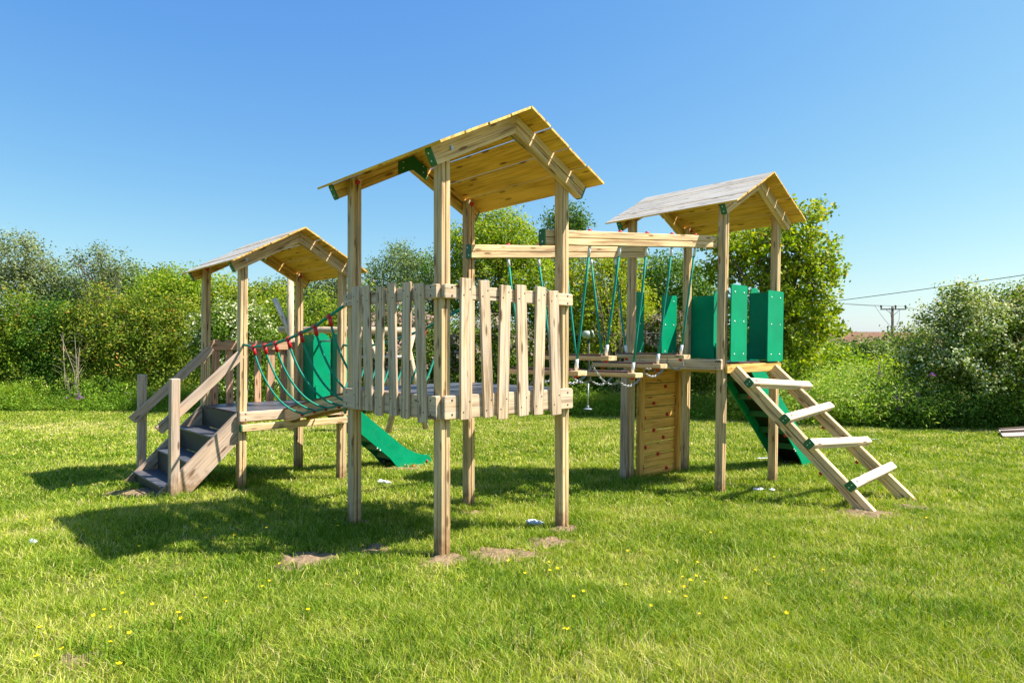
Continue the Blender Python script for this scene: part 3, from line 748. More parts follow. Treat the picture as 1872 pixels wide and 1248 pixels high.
# ---- ladder on the right tower
sl3 = Vector((0, -.7245, -.6893)); nl = Vector((0, -.6893, .7245))
LD = None
for uu, vfoot, sp_ in ((r0_ + .115, -1.84, .02), (r0_ + S - .255, -2.10, .20)):
    p0 = Vector((uu, -.115, 1.345)) ; tt = (abs(vfoot) - .115) / .7245
    bb = MB().prism(rect(.070, .140, .006, 'a'), p0 - nl * .015, p0 - nl * .015 + sl3 * (tt + .1) + Vector((sp_, 0, 0)), nl, 0, .004)
    if LD is None: LD = bb.build('ladder', M['beam'], frame, hz=False)
    else: bb.build('stringer', M['beam'], LD)
LADN = .075
for (a, b_) in (((4.19, -.355, 1.195), (5.592, -.450, 1.108)), ((4.202, -.783, .802), (5.598, -.720, .861)), ((4.226, -1.046, .551), (5.654, -1.148, .455)), ((4.264, -1.468, .150), (5.627, -1.431, .185))):
    a = Vector(a); b_ = Vector(b_); d = (b_ - a).normalized()
    r_ = MB().prism(rect(.092, .092, .010, 'a'), a, b_, nl, 0, .008)
    r_.prism(rect(.098, .098, .012), a - d * .014, a - d * .001, nl, 2, .001)
    for q in (-.02, .02): r_.disc(a - d * .014 + nl * q, -d, .007, .003, 3)
    for e in (a + d * .10, b_ - d * .10): r_.disc(e + nl * .046, nl, .017, .002, 1, 12)
    r_.build('rung', [M['worn_or_sunlit'], M['screw'], M['greencap'], M['bolt']], LD)
for uu in (r0_ + .12, r0_ + S - .20):
    for f_ in (.35, .95, 1.5): cap_red(LD, Vector((uu, -.115, 1.33)) + sl3 * f_ - nl * .085, -nl, .022, .025)

# ---- climbing wall under the right tower (between E and F)
cw = MB(); z0 = -.23; wu0, wu1 = 4.36, 5.34; vv = S + .005; n = 9; ph = (1.27 - z0) / n
for k in range(n):
    cw.prism(rect(.028, ph - .010, .005), (wu0, vv, z0 + ph * (k + .5) - .0), (wu1, vv, z0 + ph * (k + .5)), (0, 0, 1), 0, .002)
CW = cw.build('climbing_wall', M['wall'], frame)
for uu in (4.385, 5.295): MB().prism(rect(.09, .06, .004), (uu, vv - .046, -.32), (uu, vv - .046, 1.29), (0, 1, 0), 0, .003).build('batten', M['wall'], CW)
MB().prism(rect(.06, .10, .006), (4.11, S + .03, -.40), (4.11, S + .03, 1.30), (0, 1, 0), 0, .003).build('batten', M['stair'], CW)
def wallpt(px, py):
    a = ((px - 936) / FPX); du = None
    z_ = (HOR - py) / FPX; a_, b2 = a * cY + sY, -a * sY + cY; t_ = (vv - .018 - CV) / b2
    return CU + t_ * a_, EYE + t_ * z_
for (x, y) in ((892, 506), (748, 570), (820, 613), (905, 682), (762, 706), (822, 783), (882, 827), (769, 893), (850, 933), (756, 1024), (905, 1020)):
    u_, z_ = wallpt(960 + x / 3.466, 560 + y / 3.466)
    cap_red(CW, (u_, vv - .014, z_), (0, -1, 0), .026, .03, 'climbing_hold')

# ---- overhead beams and hanging steps to the right tower
def zb_(u): return 2.625 + (u - 1.38) * .0945
bv = (.086, S - .086)
BEAMS = []
for v, ua, ub in ((bv[0], 1.20, 4.135), (bv[1], 1.30, 4.38)):
    o = MB().prism(rect(.070, .140, .006, 'a'), (ua, v, zb_(ua) + .0), (ub, v, zb_(ub) + .0), (0, 0, 1), 0, .004).build('overhead_beam', M['beam'], frame); BEAMS.append(o)
    c = MB().prism(rect(.078, .150, .012), (ua - .016, v, zb_(ua)), (ua - .001, v, zb_(ua)), (0, 0, 1), 0, .001)
    for q in (-.04, .04): c.disc((ua - .016, v + q * .3, zb_(ua) + q), (-1, 0, 0), .008, .004, 1)
    c.build('end_cap', [M['greencap'], M['bolt']], o)
ust = [1.85, 2.32, 2.775, 3.24, 3.71]; zst = [1.377, 1.520, 1.330, 1.420, 1.522]
def chain(b_, p, q, sag, nl_=None):
    p, q = Vector(p), Vector(q); L = (q - p).length * 1.08; n = nl_ or int(L / .030)
    pts = [p.lerp(q, t_ / n) - Vector((0, 0, sag * 4 * (t_ / n) * (1 - t_ / n))) for t_ in range(n + 1)]
    for i in range(n):
        a, c = pts[i], pts[i + 1]; d = (c - a); le = d.length * .72; d.normalize(); m_ = (a + c) / 2
        s_ = d.cross(Vector((0, 0, 1))).normalized(); s2 = d.cross(s_)
        x = s_ if i % 2 else s2; wd = .011
        ring = [m_ + d * (le * math.cos(k * math.pi / 4)) + x * (wd * math.sin(k * math.pi / 4)) for k in range(8)]
        b_.tube(ring + [ring[0]], .0042, 5, 0, False)
HS = []
for i, (u, z) in enumerate(zip(ust, zst)):
    v0, v1 = .175, 1.175
    o = MB().prism(rect(.145, .050, .006), (u, v0, z - .025), (u, v1, z - .025), (0, 0, 1), 0, .006).build('hanging_step', M['beam'], frame); HS.append(o)
    MB().prism(rect(.135, .016, .003), (u, v0 + .10, z + .0082), (u, v1 - .02, z + .0082), (0, 0, 1), 0, .002).build('grip_pad', M['rust'], o)
    for bvv, vr in ((bv[0], .265), (bv[1], 1.065)):
        ztop = zb_(u) - .070; T = Vector((u, bvv, ztop)); B = Vector((u, vr, z)); d = (B - T).normalized()
        s_ = math.copysign(.014, B.y - T.y)
        path = [T + d * .085] + [T.lerp(B, f_) + Vector((random.uniform(-.004, .004), random.uniform(-.004, .004), 0)) for f_ in (.3, .5, .7)] + [B - d * .10]
        MB().tube(path, .0125, 8).build('rope', M['rope'], o)
        MB().tube([T, T + d * .10], .016, 10).build('rope_sleeve', M['alu'], o)
        MB().tube([B - d * .115, B + Vector((0, 0, .004))], .018, 10).build('rope_sleeve', M['alu'], o)
        cap_red(BEAMS[0 if bvv < .5 else 1], (u, bvv, zb_(u) + .070), (0, 0, 1), .023, .026)
        cap_red(o, (u, vr, z - .050), (0, 0, -1), .024, .028)
for vch in (.45, .86):
    prev = (S + .10, vch, 1.15)
    for i, (u, z) in enumerate(zip(ust, zst)):
        a = (u, vch, z - .10)
        cb = MB(); chain(cb, prev, a, .10)
        if i < 5: cb.tube([(u, vch, z - .045), (u, vch, z - .10)], .006, 6)
        cb.build('chain', M['steel'], HS[i]); prev = a
    cb = MB(); chain(cb, prev, (r0_ - .10, vch, 1.42), .085); cb.build('chain', M['steel'], HS[4])

# ---- rope-sided bridge between left and middle tower
ua, ub = .50, .86
def zbr(v):   # deck height along bridge (arched ramp)
    t_ = (l0 - .10 - v) / (l0 - .10 - S - .10); return .822 + .40 * t_ + .045 * math.sin(math.pi * min(1, max(0, t_)))
vs = np.linspace(l0 - .10, S + .10, 13)
gw_ = MB(); rows = [[gw_.vert((u, v, zbr(v) - dz), (v, u, dz)) for u, dz in ((ua - .01, 0), (ub + .01, 0), (ub + .01, .016), (ua - .01, .016))] for v in vs]
for i in range(len(rows) - 1):
    for j in range(4): gw_.face((rows[i][j], rows[i][(j + 1) % 4], rows[i + 1][(j + 1) % 4], rows[i + 1][j]), 0)
gw_.face(rows[0][::-1], 0); gw_.face(rows[-1], 0)
RB = gw_.build('rope_bridge', M['rust'], frame); RB['label'] = 'narrow arched gangway with rope sides'
for u in (ua + .03, ub - .03):
    for dz, hh in ((.0175, .078), (.0985, .074)):
        s_ = MB(); rr = [[s_.vert((u + a, v, zbr(v) - dz - c), (v + 3 * dz, a, c)) for a, c in ((-.025, 0), (.025, 0), (.025, hh), (-.025, hh))] for v in vs]
        for i in range(len(rr) - 1):
            for j in range(4): s_.face((rr[i][j], rr[i][(j + 1) % 4], rr[i + 1][(j + 1) % 4], rr[i + 1][j]), 0)
        s_.face(rr[0][::-1], 0); s_.face(rr[-1], 0); s_.build('side_beam', M['beam'], RB)
zr_pts = [(4.13, 1.645), (3.796, 1.613), (3.457, 1.628), (3.145, 1.652), (2.811, 1.699), (2.494, 1.757), (2.171, 1.822), (1.853, 1.914), (1.42, 2.045)]
for us, uin, sg in ((0.0, ua, 1), (S, ub, -1)):
    pts = [(us, v, z) for v, z in zr_pts]
    MB().tube(pts, .0155, 10).build('handrail_rope', M['rope'], RB)
    low = []
    for k in range(1, 8):
        v, z = zr_pts[k]; vb_ = v - .30 + .02 * k; zb2 = zbr(vb_) - .135
        P = []
        for f_ in np.linspace(0, 1, 15):
            # sagging drop that swings in under the gangway
            uu = us + (uin + sg * .05 - us) * f_ ** 1.25
            drop = 1 - (1 - f_) ** 1.9
            zz = z - (z - zb2) * drop
            P.append((uu, v + (vb_ - v) * f_ ** 1.15, zz))
        MB().tube(P, .0115, 8).build('net_rope', M['rope'], RB)
        tc = MB().tube([(us, v - .034, z + .008), (us, v + .034, z - .003)], .023, 10).tube([P[0], Vector(P[0]) + (Vector(P[1]) - Vector(P[0])).normalized() * .10], .021, 10)
        tc.build('rope_joint', M['red'], RB)
        cap_red(RB, (uin + sg * .005 - sg * .01, vb_, zb2 - .012), (-sg, 0, -.6), .018, .02)
        low.append((uin + sg * .0, vb_, zb2))
    low = [(low[0][0], low[0][1] + .2, low[0][2] + .01)] + low + [(low[-1][0], S + .12, zbr(S + .1) - .11)]
    MB().tube(low, .011, 8).build('net_rope', M['rope'], RB)

# ================================================================== VEGETATION
def leaves(P, Nrm, size, tone, aspect=.55, fold=.0):
    n = len(P); r = RNG.normal(size=(n, 3)); nrm = Nrm + r * .75; nrm /= np.linalg.norm(nrm, axis=1, keepdims=True) + 1e-9
    a = np.cross(nrm, RNG.normal(size=(n, 3))); a /= np.linalg.norm(a, axis=1, keepdims=True) + 1e-9
    b_ = np.cross(nrm, a); L = size[:, None]
    V = np.stack([P - a * L * .5, P + b_ * L * aspect * .5 - nrm * L * .08, P + a * L * .5 - nrm * L * .12, P - b_ * L * aspect * .5 - nrm * L * .08], 1).reshape(-1, 3)
    F = np.arange(n * 4).reshape(n, 4)
    return V, F, np.repeat(tone, 4)
def crown_pts(blobs, nclus, per, spread, back=.5, inner=.25, rough=.28, thr=0.0, seed=0):
    """clusters of leaves on and in the shells of several blobs; returns points, outward normals, cluster tone"""
    vol = np.array([b_[3] * b_[4] + b_[4] * b_[5] + b_[3] * b_[5] for b_ in blobs]); pr = vol / vol.sum()
    k = RNG.choice(len(blobs), int(nclus * 1.6), p=pr); B = np.array(blobs, float)[k]
    d = RNG.normal(size=(len(k), 3)); d /= np.linalg.norm(d, axis=1, keepdims=True)
    keep = (d[:, 1] < .25) | (RNG.random(len(k)) < back); B, d = B[keep][:nclus], d[keep][:nclus]
    n = len(B)
    r = np.where(RNG.random(n) < inner, RNG.uniform(.45, .8, n), RNG.uniform(.82, 1.0, n))
    lump = 1 + rough * (np.sin(d[:, 0] * 7 + B[:, 0] * 3) * np.sin(d[:, 2] * 6 + B[:, 2] * 5 + 1) + np.clip(RNG.normal(0, .35, n), -.6, .4))
    Pc = B[:, :3] + d * B[:, 3:6] * (r * lump)[:, None]
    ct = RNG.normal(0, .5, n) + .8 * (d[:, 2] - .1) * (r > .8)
    P = np.repeat(Pc, per, 0) + np.clip(RNG.normal(size=(n * per, 3)), -1.7, 1.7) * spread * RNG.uniform(.5, 1.3, (n * per, 1))
    Nn = np.repeat(d * .6 + np.array([0, -.05, .55]), per, 0)
    return P, Nn, np.repeat(ct, per), Pc
def tree(name, label, cat, mat, blobs, nclus, per=26, size=.10, spread=.17, trunk=None, limbs=8, group=None, base_tone=.42, var=.21, back=.45, inner=.25, rough=.28,
         flowers=None, part='crown', barkmat='trunk', tsize=.11, aspect=.6, limbr=.35):
    bl = []
    for (px, py, Y, rx, ry, rd) in blobs:
        c = at(px, py, Y); bl.append((c.x, c.y, c.z, rx / FPX * Y, rd, ry / FPX * Y))
    Bm = np.array(bl); X0, Y0 = (trunk[0] if trunk else float(Bm[:, 0].mean())), float(Bm[:, 1].mean())
    if trunk: X0 = (trunk[0] - 936) / FPX * Y0
    z0 = gzf(X0, Y0)
    root = empty(name, (X0, Y0, z0)); tag(root, label, cat, group)
    P, Nn, ct, Pc = crown_pts(bl, nclus, per, spread, back, inner, rough)
    g_ = gz(P[:, 0], P[:, 1]) + .02; ok = P[:, 2] > g_; P, Nn, ct = P[ok], Nn[ok], ct[ok]
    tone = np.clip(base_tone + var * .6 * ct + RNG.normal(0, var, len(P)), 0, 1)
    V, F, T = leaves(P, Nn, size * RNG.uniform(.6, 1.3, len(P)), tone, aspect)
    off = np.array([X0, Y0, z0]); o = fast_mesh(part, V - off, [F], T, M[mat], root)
    if flowers:
        fm_, frac, fs = flowers
        d_ok = ct > -.1
        idx = np.where(d_ok)[0]; 
        cl = ((vnoise(P[idx, 0] * 2.2 + 9, P[idx, 2] * 2.8 + 4, 77) + .5 * vnoise(P[idx, 0] * 7, P[idx, 2] * 8, 78)) > (.60 if frac > .5 else .72))
        idx = idx[cl]; idx = RNG.choice(idx, min(len(idx), int(len(P) * frac)), replace=False)
        V, F, T = leaves(P[idx] + np.array([0, -.03, .03]) + RNG.normal(size=(len(idx), 3)) * .03, Nn[idx] * 1.5, fs * RNG.uniform(.6, 1.3, len(idx)), RNG.random(len(idx)), .9)
        fast_mesh('blossom', V - off, [F], T, M[fm_], root)
    # trunk and limbs
    tb = MB(); top = Vector(bl[int(np.argmax(Bm[:, 2]))][:3]) - off_v(off); r0 = tsize
    fork = top * .42; fork.z = max(.4, top.z * .38)
    n = 6; tp = [Vector((0, 0, -.15)).lerp(fork, k / n) + Vector((random.uniform(-.04, .04), random.uniform(-.04, .04), 0)) * (k > 0) * r0 * 6 for k in range(n + 1)]
    tb.tube(tp, [r0 * (1.15 - .5 * k / n) for k in range(n + 1)], 8)
    tp2 = [fork.lerp(top + Vector((0, 0, bl[int(np.argmax(Bm[:, 2]))][5] * .8)), k / 6) + Vector((random.uniform(-.1, .1), random.uniform(-.1, .1), 0)) * (k > 0) for k in range(7)]
    tb.tube(tp2, [r0 * (.65 - .60 * k / 6) for k in range(7)], 6)
    for k in range(limbs):
        q = Vector(Pc[random.randrange(len(Pc))]) - off_v(off); s_ = (tp + tp2)[random.randrange(3, 11)]
        if q.z < s_.z * .6: q.z = s_.z + abs(q.z - s_.z) * .5
        mid = s_.lerp(q, .5) + Vector((random.uniform(-.2, .2), random.uniform(-.2, .2), random.uniform(0, .3)))
        a_ = [s_, s_.lerp(mid, .5) + Vector((0, 0, -.05)), mid, mid.lerp(q, .5) + Vector((0, 0, .05)), q]
        rb_ = r0 * limbr * random.uniform(.6, 1.1)
        tb.tube(a_, [rb_, rb_ * .8, rb_ * .6, rb_ * .4, rb_ * .12], 5)
        for e in range(3):
            q2 = q + Vector((random.uniform(-.6, .6), random.uniform(-.4, .4), random.uniform(-.2, .6)))
            m2 = a_[2 + e % 2]; tb.tube([m2, m2.lerp(q2, .5) + Vector((0, 0, .08)), q2], [rb_ * .4, rb_ * .25, rb_ * .06], 4)
    tb.build('trunk', M[barkmat], root, dowarp=False)
    return root
def off_v(o): return Vector((float(o[0]), float(o[1]), float(o[2])))

HG = 'shrubs of the boundary hedge'
# ---- boundary hedge, left of the left tower and behind it
row = [
    (-70, 640, 22.6, 95, 112, 1.5, 'hedge', 'big green hedge shrub cut by the left edge of the photo'),
    (-210, 640, 22.6, 95, 108, 1.5, 'hedge', 'green hedge shrub outside the left edge of the photo'), (-350, 640, 22.8, 95, 108, 1.5, 'dark', 'dark hedge shrub well outside the left edge of the photo'),
    (35, 645, 22.4, 85, 112, 1.4, 'hedge', 'dense green hedge shrub with reddish tips under the tall grey-green trees'),
    (118, 650, 22.3, 66, 104, 1.3, 'dark', 'dark green hedge shrub behind the bare dead twigs'),
    (190, 645, 22.3, 72, 112, 1.4, 'hedge', 'bright hedge shrub just right of the bare dead twigs'),
    (262, 645, 22.2, 70, 110, 1.4, 'hedge', 'hedge shrub rising behind the far stair post'),
    (335, 650, 22.2, 68, 112, 1.4, 'hedge', 'hedge shrub seen between the handrails and the left tower back post'),
    (505, 650, 22.6, 80, 110, 1.4, 'yellow', 'yellow-green hedge shrub inside the left tower opening'),
    (590, 655, 22.8, 70, 112, 1.4, 'yellow', 'yellow-green hedge shrub behind the hoods of the left slide'),
    (668, 650, 23.0, 66, 118, 1.4, 'hedge', 'green hedge shrub behind the leftmost pickets of the middle tower'),
    (985, 650, 22.4, 70, 118, 1.4, 'hedge', 'green hedge shrub behind the right pickets of the middle tower'),
    (1130, 705, 20.9, 76, 66, 1.0, 'dark', 'low dark ivy-green shrub under the hanging steps'),
    (1045, 715, 21.0, 62, 55, 1.0, 'dark', 'low dark shrub behind the hanging button seat'),
    (1235, 705, 20.6, 70, 64, 1.0, 'dark', 'low dark shrub right behind the climbing wall'),
    (1320, 690, 19.9, 62, 70, 1.0, 'hedge', 'bushy shrub seen between the climbing wall and the ladder'),
]
for (px, py, Y, rx, ry, rd, mt, lab) in row:
    A_ = rx * ry / (75 * 110)
    bl = [(px, py + ry * .28, Y, rx, ry * .78, rd), (px - rx * .35, py - ry * .22, Y + .15, rx * .7, ry * .62, rd * .85), (px + rx * .4, py - ry * .15, Y + .3, rx * .66, ry * .6, rd * .85), (px + random.uniform(-10, 10), py - ry * .62, Y + .3, rx * .45, ry * .42, rd * .6)]
    bl = [(a_, b2 - 8, c_ + 1.6, d_, e_, f_) for a_, b2, c_, d_, e_, f_ in bl]
    tree('hedge_shrub', lab, 'shrub', mt, bl, int(640 * A_), 26, .088, .15, None, 4, HG, base_tone=.44, var=.22, back=.12, inner=.3, part='foliage', tsize=.05)
# white flowered hawthorns
tree('hawthorn_bush', 'hawthorn bush with white blossom between the left tower posts', 'shrub', 'hawthorn', [(425, 650, 21.7, 62, 100, 1.1), (455, 620, 21.8, 60, 62, 1), (395, 620, 21.9, 45, 50, 1), (478, 700, 21.5, 45, 50, .8)], 700, 26, .085, .15, None, 4, None, .4, .17, .12, .3, flowers=('blossom', .16, .075), part='foliage', tsize=.05)
tree('hawthorn_bush', 'fading pinkish-grey blossom bush behind the middle tower pickets', 'shrub', 'hawthorn', [(742, 655, 21.8, 72, 84, 1.1), (715, 630, 22, 50, 50, 1), (790, 640, 22, 50, 60, 1)], 650, 26, .085, .15, None, 4, None, .35, .17, .12, .3, flowers=('pinkblossom', .22, .11), part='foliage', tsize=.05)
tree('hawthorn_bush', 'grey blossomed bush seen just right of the middle tower front post', 'shrub', 'hawthorn', [(885, 655, 21.8, 66, 76, 1.1), (860, 640, 22, 50, 50, 1), (925, 650, 22, 44, 60, 1)], 560, 26, .085, .15, None, 4, None, .35, .17, .12, .3, flowers=('pinkblossom', .20, .11), part='foliage', tsize=.05)
tree('dry_bush', 'dry brownish bush seen beneath the dark round tree', 'shrub', 'hawthorn', [(1205, 615, 22.4, 44, 46, .9), (1190, 660, 22.2, 50, 50, .9)], 380, 26, .08, .13, None, 5, None, .5, .2, .2, .3, flowers=('pinkblossom', .55, .10), part='foliage', tsize=.05)
# ---- trees behind the hedge
TG = 'trees behind the boundary hedge'
def T_(lab, mt, bl, n, **k):
    k.setdefault('size', .13); k.setdefault('spread', .26); k.setdefault('per', 26)
    return tree('tree', lab, 'tree', mt, bl, n, group=TG, **k)
T_('tall airy grey-green tree at the left edge of the photo', 'grey', [(35, 560, 30, 90, 90, 2), (25, 480, 30, 66, 44, 1.6), (45, 452, 30, 36, 26, 1), (75, 520, 30.5, 50, 50, 1.4), (-40, 520, 31, 60, 70, 1.6)], 700, trunk=(40,), spread=.24, size=.115, base_tone=.45, limbs=16, tsize=.12, inner=.15)
T_('rounded grey-green tree beside the tall airy one', 'grey', [(112, 530, 31, 46, 44, 1.6), (95, 560, 30.5, 60, 50, 1.5), (150, 560, 31, 55, 50, 1.5)], 420, trunk=(112,), size=.115, base_tone=.42, limbs=8)
T_('slender sparse tree with pale trunk standing clear of the left treeline', 'grey', [(190, 482, 30, 46, 26, 1.3), (168, 476, 30, 26, 14, .9), (216, 495, 30, 28, 16, .9), (190, 520, 30, 36, 26, 1), (186, 458, 30, 16, 10, .6)], 105, trunk=(197,), size=.105, spread=.17, base_tone=.42, limbs=16, tsize=.10, inner=.1, back=.6)
T_('dark rounded distant tree in the middle of the left treeline', 'far', [(245, 530, 44, 60, 36, 3), (275, 535, 44, 50, 34, 2.6), (215, 540, 44, 50, 34, 2.6), (255, 560, 44, 90, 40, 3)], 560, trunk=(245,), size=.2, spread=.34, base_tone=.5, limbs=4)
T_('small feathery tree top above the treeline', 'grey', [(304, 500, 38, 15, 13, .8), (304, 520, 38, 22, 18, 1)], 60, trunk=(304,), size=.14, spread=.24, limbs=8, inner=.1)
T_('bright yellow-green tree left of the left tower roof', 'yellow', [(335, 528, 33, 54, 38, 2), (375, 535, 33, 46, 34, 2), (300, 540, 33, 40, 34, 2), (345, 565, 32.5, 80, 40, 2)], 620, trunk=(335,), size=.13, spread=.24, base_tone=.5, limbs=5)
T_('yellow-green tree under the left tower roof', 'yellow', [(415, 548, 34, 46, 34, 2), (455, 550, 34, 40, 28, 2), (430, 590, 33.5, 80, 40, 2)], 460, trunk=(430,), size=.14, spread=.25, base_tone=.5, limbs=4)
T_('mixed green tree behind the round timber pole', 'hedge', [(500, 556, 33, 48, 38, 2), (535, 550, 33, 30, 34, 1.6), (510, 590, 32, 70, 50, 2)], 430, trunk=(505,), size=.14, spread=.25, base_tone=.42, limbs=5)
T_('grey-green tree between the left and middle towers', 'grey', [(598, 535, 29, 40, 40, 1.6), (620, 560, 29, 46, 44, 1.7), (575, 580, 28.5, 44, 50, 1.7)], 460, trunk=(600,), size=.12, spread=.22, base_tone=.33, limbs=7)
T_('feathery pale grey-green tree left of the middle tower front post', 'grey', [(728, 498, 33, 46, 36, 1.8), (700, 510, 33, 34, 32, 1.5), (765, 505, 33, 36, 34, 1.5), (735, 470, 33, 22, 18, .9), (730, 545, 33, 80, 46, 2.2), (770, 482, 33, 14, 14, .8)], 560, trunk=(730,), size=.12, spread=.26, base_tone=.5, limbs=14, inner=.12)
T_('dark spindly tree touching the middle tower front post', 'dark', [(790, 500, 27, 16, 40, .8), (800, 545, 27, 30, 40, 1)], 90, trunk=(795,), size=.11, spread=.2, limbs=6, inner=.1)
T_('tall yellow-green tree seen through the middle tower', 'yellow', [(905, 440, 25, 70, 42, 2), (870, 460, 25, 60, 50, 2), (950, 455, 25, 52, 40, 1.8), (915, 410, 25, 44, 26, 1.4), (900, 520, 25, 96, 60, 2.2), (960, 520, 25, 60, 60, 2), (840, 520, 25, 40, 60, 1.6)], 1500, trunk=(905,), size=.105, spread=.17, base_tone=.5, limbs=22, tsize=.13, inner=.2)
T_('dark tree top poking up right of the middle tower post', 'dark', [(1045, 395, 27, 26, 18, .9), (1035, 425, 27, 34, 26, 1.1), (1010, 405, 27, 14, 12, .7), (1060, 412, 27, 18, 14, .7), (1030, 480, 27, 46, 60, 1.4)], 330, trunk=(1035,), size=.11, spread=.18, base_tone=.5, limbs=14, inner=.1)
T_('bright yellow-green tree behind the hanging steps', 'yellow', [(1100, 520, 23.5, 60, 60, 1.6), (1060, 570, 23.5, 60, 70, 1.6), (1140, 560, 23.5, 50, 70, 1.5), (1100, 620, 23.2, 90, 66, 1.6), (1120, 480, 23.8, 44, 30, 1.3)], 1250, trunk=(1100,), size=.10, spread=.17, base_tone=.55, limbs=10, inner=.3)
T_('dark domed tree left of the right tower', 'dark', [(1215, 515, 27, 62, 50, 2.2), (1240, 540, 27, 66, 54, 2.2), (1185, 550, 27, 40, 60, 2), (1215, 590, 27, 84, 50, 2.2), (1275, 560, 26.8, 34, 42, 1.6)], 900, trunk=(1215,), size=.12, spread=.22, base_tone=.55, limbs=5, inner=.25, rough=.16)
tree('sycamore_tree', 'broad yellow-green tree rising behind the right tower', 'tree', 'yellow', [
    (1440, 420, 20.5, 46, 36, 1.2), (1480, 390, 20.5, 34, 16, .8), (1400, 450, 20.5, 60, 44, 1.5), (1340, 460, 20.5, 52, 36, 1.4), (1320, 440, 20.5, 34, 24, 1), (1470, 470, 20.5, 46, 40, 1.3), (1500, 500, 20.5, 28, 20, .9),
    (1440, 530, 20.5, 66, 50, 1.5), (1380, 550, 20.5, 60, 50, 1.5), (1480, 560, 20.5, 44, 34, 1.3), (1495, 600, 20.5, 28, 16, .9), (1440, 610, 20.5, 76, 44, 1.5), (1360, 620, 20.5, 60, 50, 1.4), (1420, 665, 20.2, 60, 40, 1.4), (1305, 500, 20.6, 28, 22, .9)],
    1050, 26, .115, .115, (1385,), 44, None, .5, .2, .4, .06, rough=.42, tsize=.15, aspect=.8, limbr=.4)
# ---- right hand side
tree('hawthorn_bush', 'large hawthorn bush covered in white blossom at the right edge', 'shrub', 'hawthorn', [
    (1765, 590, 18.6, 66, 50, 1.5), (1720, 640, 18.5, 66, 60, 1.5), (1830, 590, 18.6, 60, 50, 1.6), (1880, 620, 18.6, 70, 90, 1.6), (1790, 660, 18.4, 96, 76, 1.6), (1690, 690, 18.4, 44, 46, 1.1), (1750, 548, 18.6, 26, 24, .8), (1850, 560, 18.6, 34, 34, 1), (1672, 655, 18.5, 30, 30, .9), (1840, 690, 18.3, 80, 66, 1.4)],
    2000, 26, .085, .13, (1790,), 12, None, .50, .20, .25, .2, rough=.45, flowers=('blossom', .60, .06), part='foliage', tsize=.09)
tree('bramble_bank', 'light green weedy bank with bushes right of the ladder', 'shrub', 'tallgrass', [
    (1450, 735, 18.6, 60, 44, 1.2), (1530, 735, 18.4, 60, 46, 1.2), (1600, 735, 18.2, 60, 50, 1.2), (1400, 730, 19.2, 50, 46, 1.2), (1650, 745, 17.9, 46, 40, 1.0), (1570, 700, 20.5, 80, 34, 1.6), (1480, 700, 21, 70, 34, 1.6)],
    1000, 26, .10, .17, None, 4, None, .66, .2, .15, .2, rough=.3, part='foliage', tsize=.03, aspect=.3)
tree('nettle_clump', 'dark leafy nettles below the white hawthorn', 'shrub', 'dark', [(1760, 745, 17.6, 80, 36, .8), (1850, 745, 17.5, 70, 38, .8), (1690, 752, 17.6, 50, 28, .7)], 480, 26, .085, .13, None, 2, None, .5, .2, .15, .2, part='foliage', tsize=.02, aspect=.35)
for (px, py, Y, rx, ry, mt, lab) in ((1500, 665, 30, 60, 34, 'yellow', 'low yellow-green bush in front of the dark far bushes'), (1560, 660, 42, 46, 34, 'far', 'dark rounded bush below the brown field'), (1612, 662, 46, 44, 28, 'grey', 'grey-green bush left of the telegraph pole foot'),
                                     (1660, 650, 50, 50, 34, 'far', 'dark far bush behind the telegraph pole'), (1470, 640, 48, 60, 34, 'far', 'far bush half hidden by the yellow-green tree'), (1610, 690, 30, 60, 28, 'yellow', 'pale bush at the back of the weedy bank')):
    tree('bush', lab, 'shrub', mt, [(px, py, Y, rx, ry, 2), (px + rx * .4, py + 6, Y, rx * .6, ry * .8, 1.6), (px - rx * .5, py + 5, Y, rx * .5, ry * .7, 1.5)], 300, 24, .0052 * Y, .0085 * Y, None, 3, 'bushes between the playground and the field', .5, .18, .1, .25, part='foliage', tsize=.05)
# far-off wood and hedgerow below the hill
P = []; 
for k in range(110):
    Y = random.uniform(90, 320); X = Y * random.uniform(-.85, .85); r_ = random.uniform(4, 8)
    if Y > 150 and random.random() < .4: continue
    P.append((X, Y, gzf(X, Y) + random.uniform(0, 1.2), r_ * 1.5, r_, random.uniform(2.6, 4.2)))
pp, nn, ct, _ = crown_pts(P, 2600, 22, .9, .1, .2)
V, F, T = leaves(pp, nn, RNG.uniform(.6, 1.3, len(pp)), np.clip(.5 + .12 * ct + RNG.normal(0, .15, len(pp)), 0, 1), .7)
tag(fast_mesh('far_woodland', V, [F], T, M['far']), 'distant woodland and hedgerows below the brown field', 'woodland', kind='stuff')
# closing band of background scrub behind the hedge
P = []
for X in np.arange(-42, 3, 1.7): P.append((X, 27 + random.uniform(-1, 2), .9 + random.uniform(-.3, .4), 1.9, 1.3, 2.0))
for X in np.arange(2.5, 9, 1.6): P.append((X, 24.6 + random.uniform(-.6, 1), .6 + random.uniform(-.3, .3), 1.7, 1.0, 1.7))
pp, nn, ct, _ = crown_pts(P, 3000, 22, .22, .1, .3)
ok = pp[:, 2] > gz(pp[:, 0], pp[:, 1]); pp, nn, ct = pp[ok], nn[ok], ct[ok]
V, F, T = leaves(pp, nn, RNG.uniform(.09, .17, len(pp)), np.clip(.42 + .12 * ct + RNG.normal(0, .15, len(pp)), 0, 1), .6)
tag(fast_mesh('scrub', V, [F], T, M['hedge']), 'tangled green undergrowth filling the gaps behind the hedge', 'undergrowth', kind='stuff')

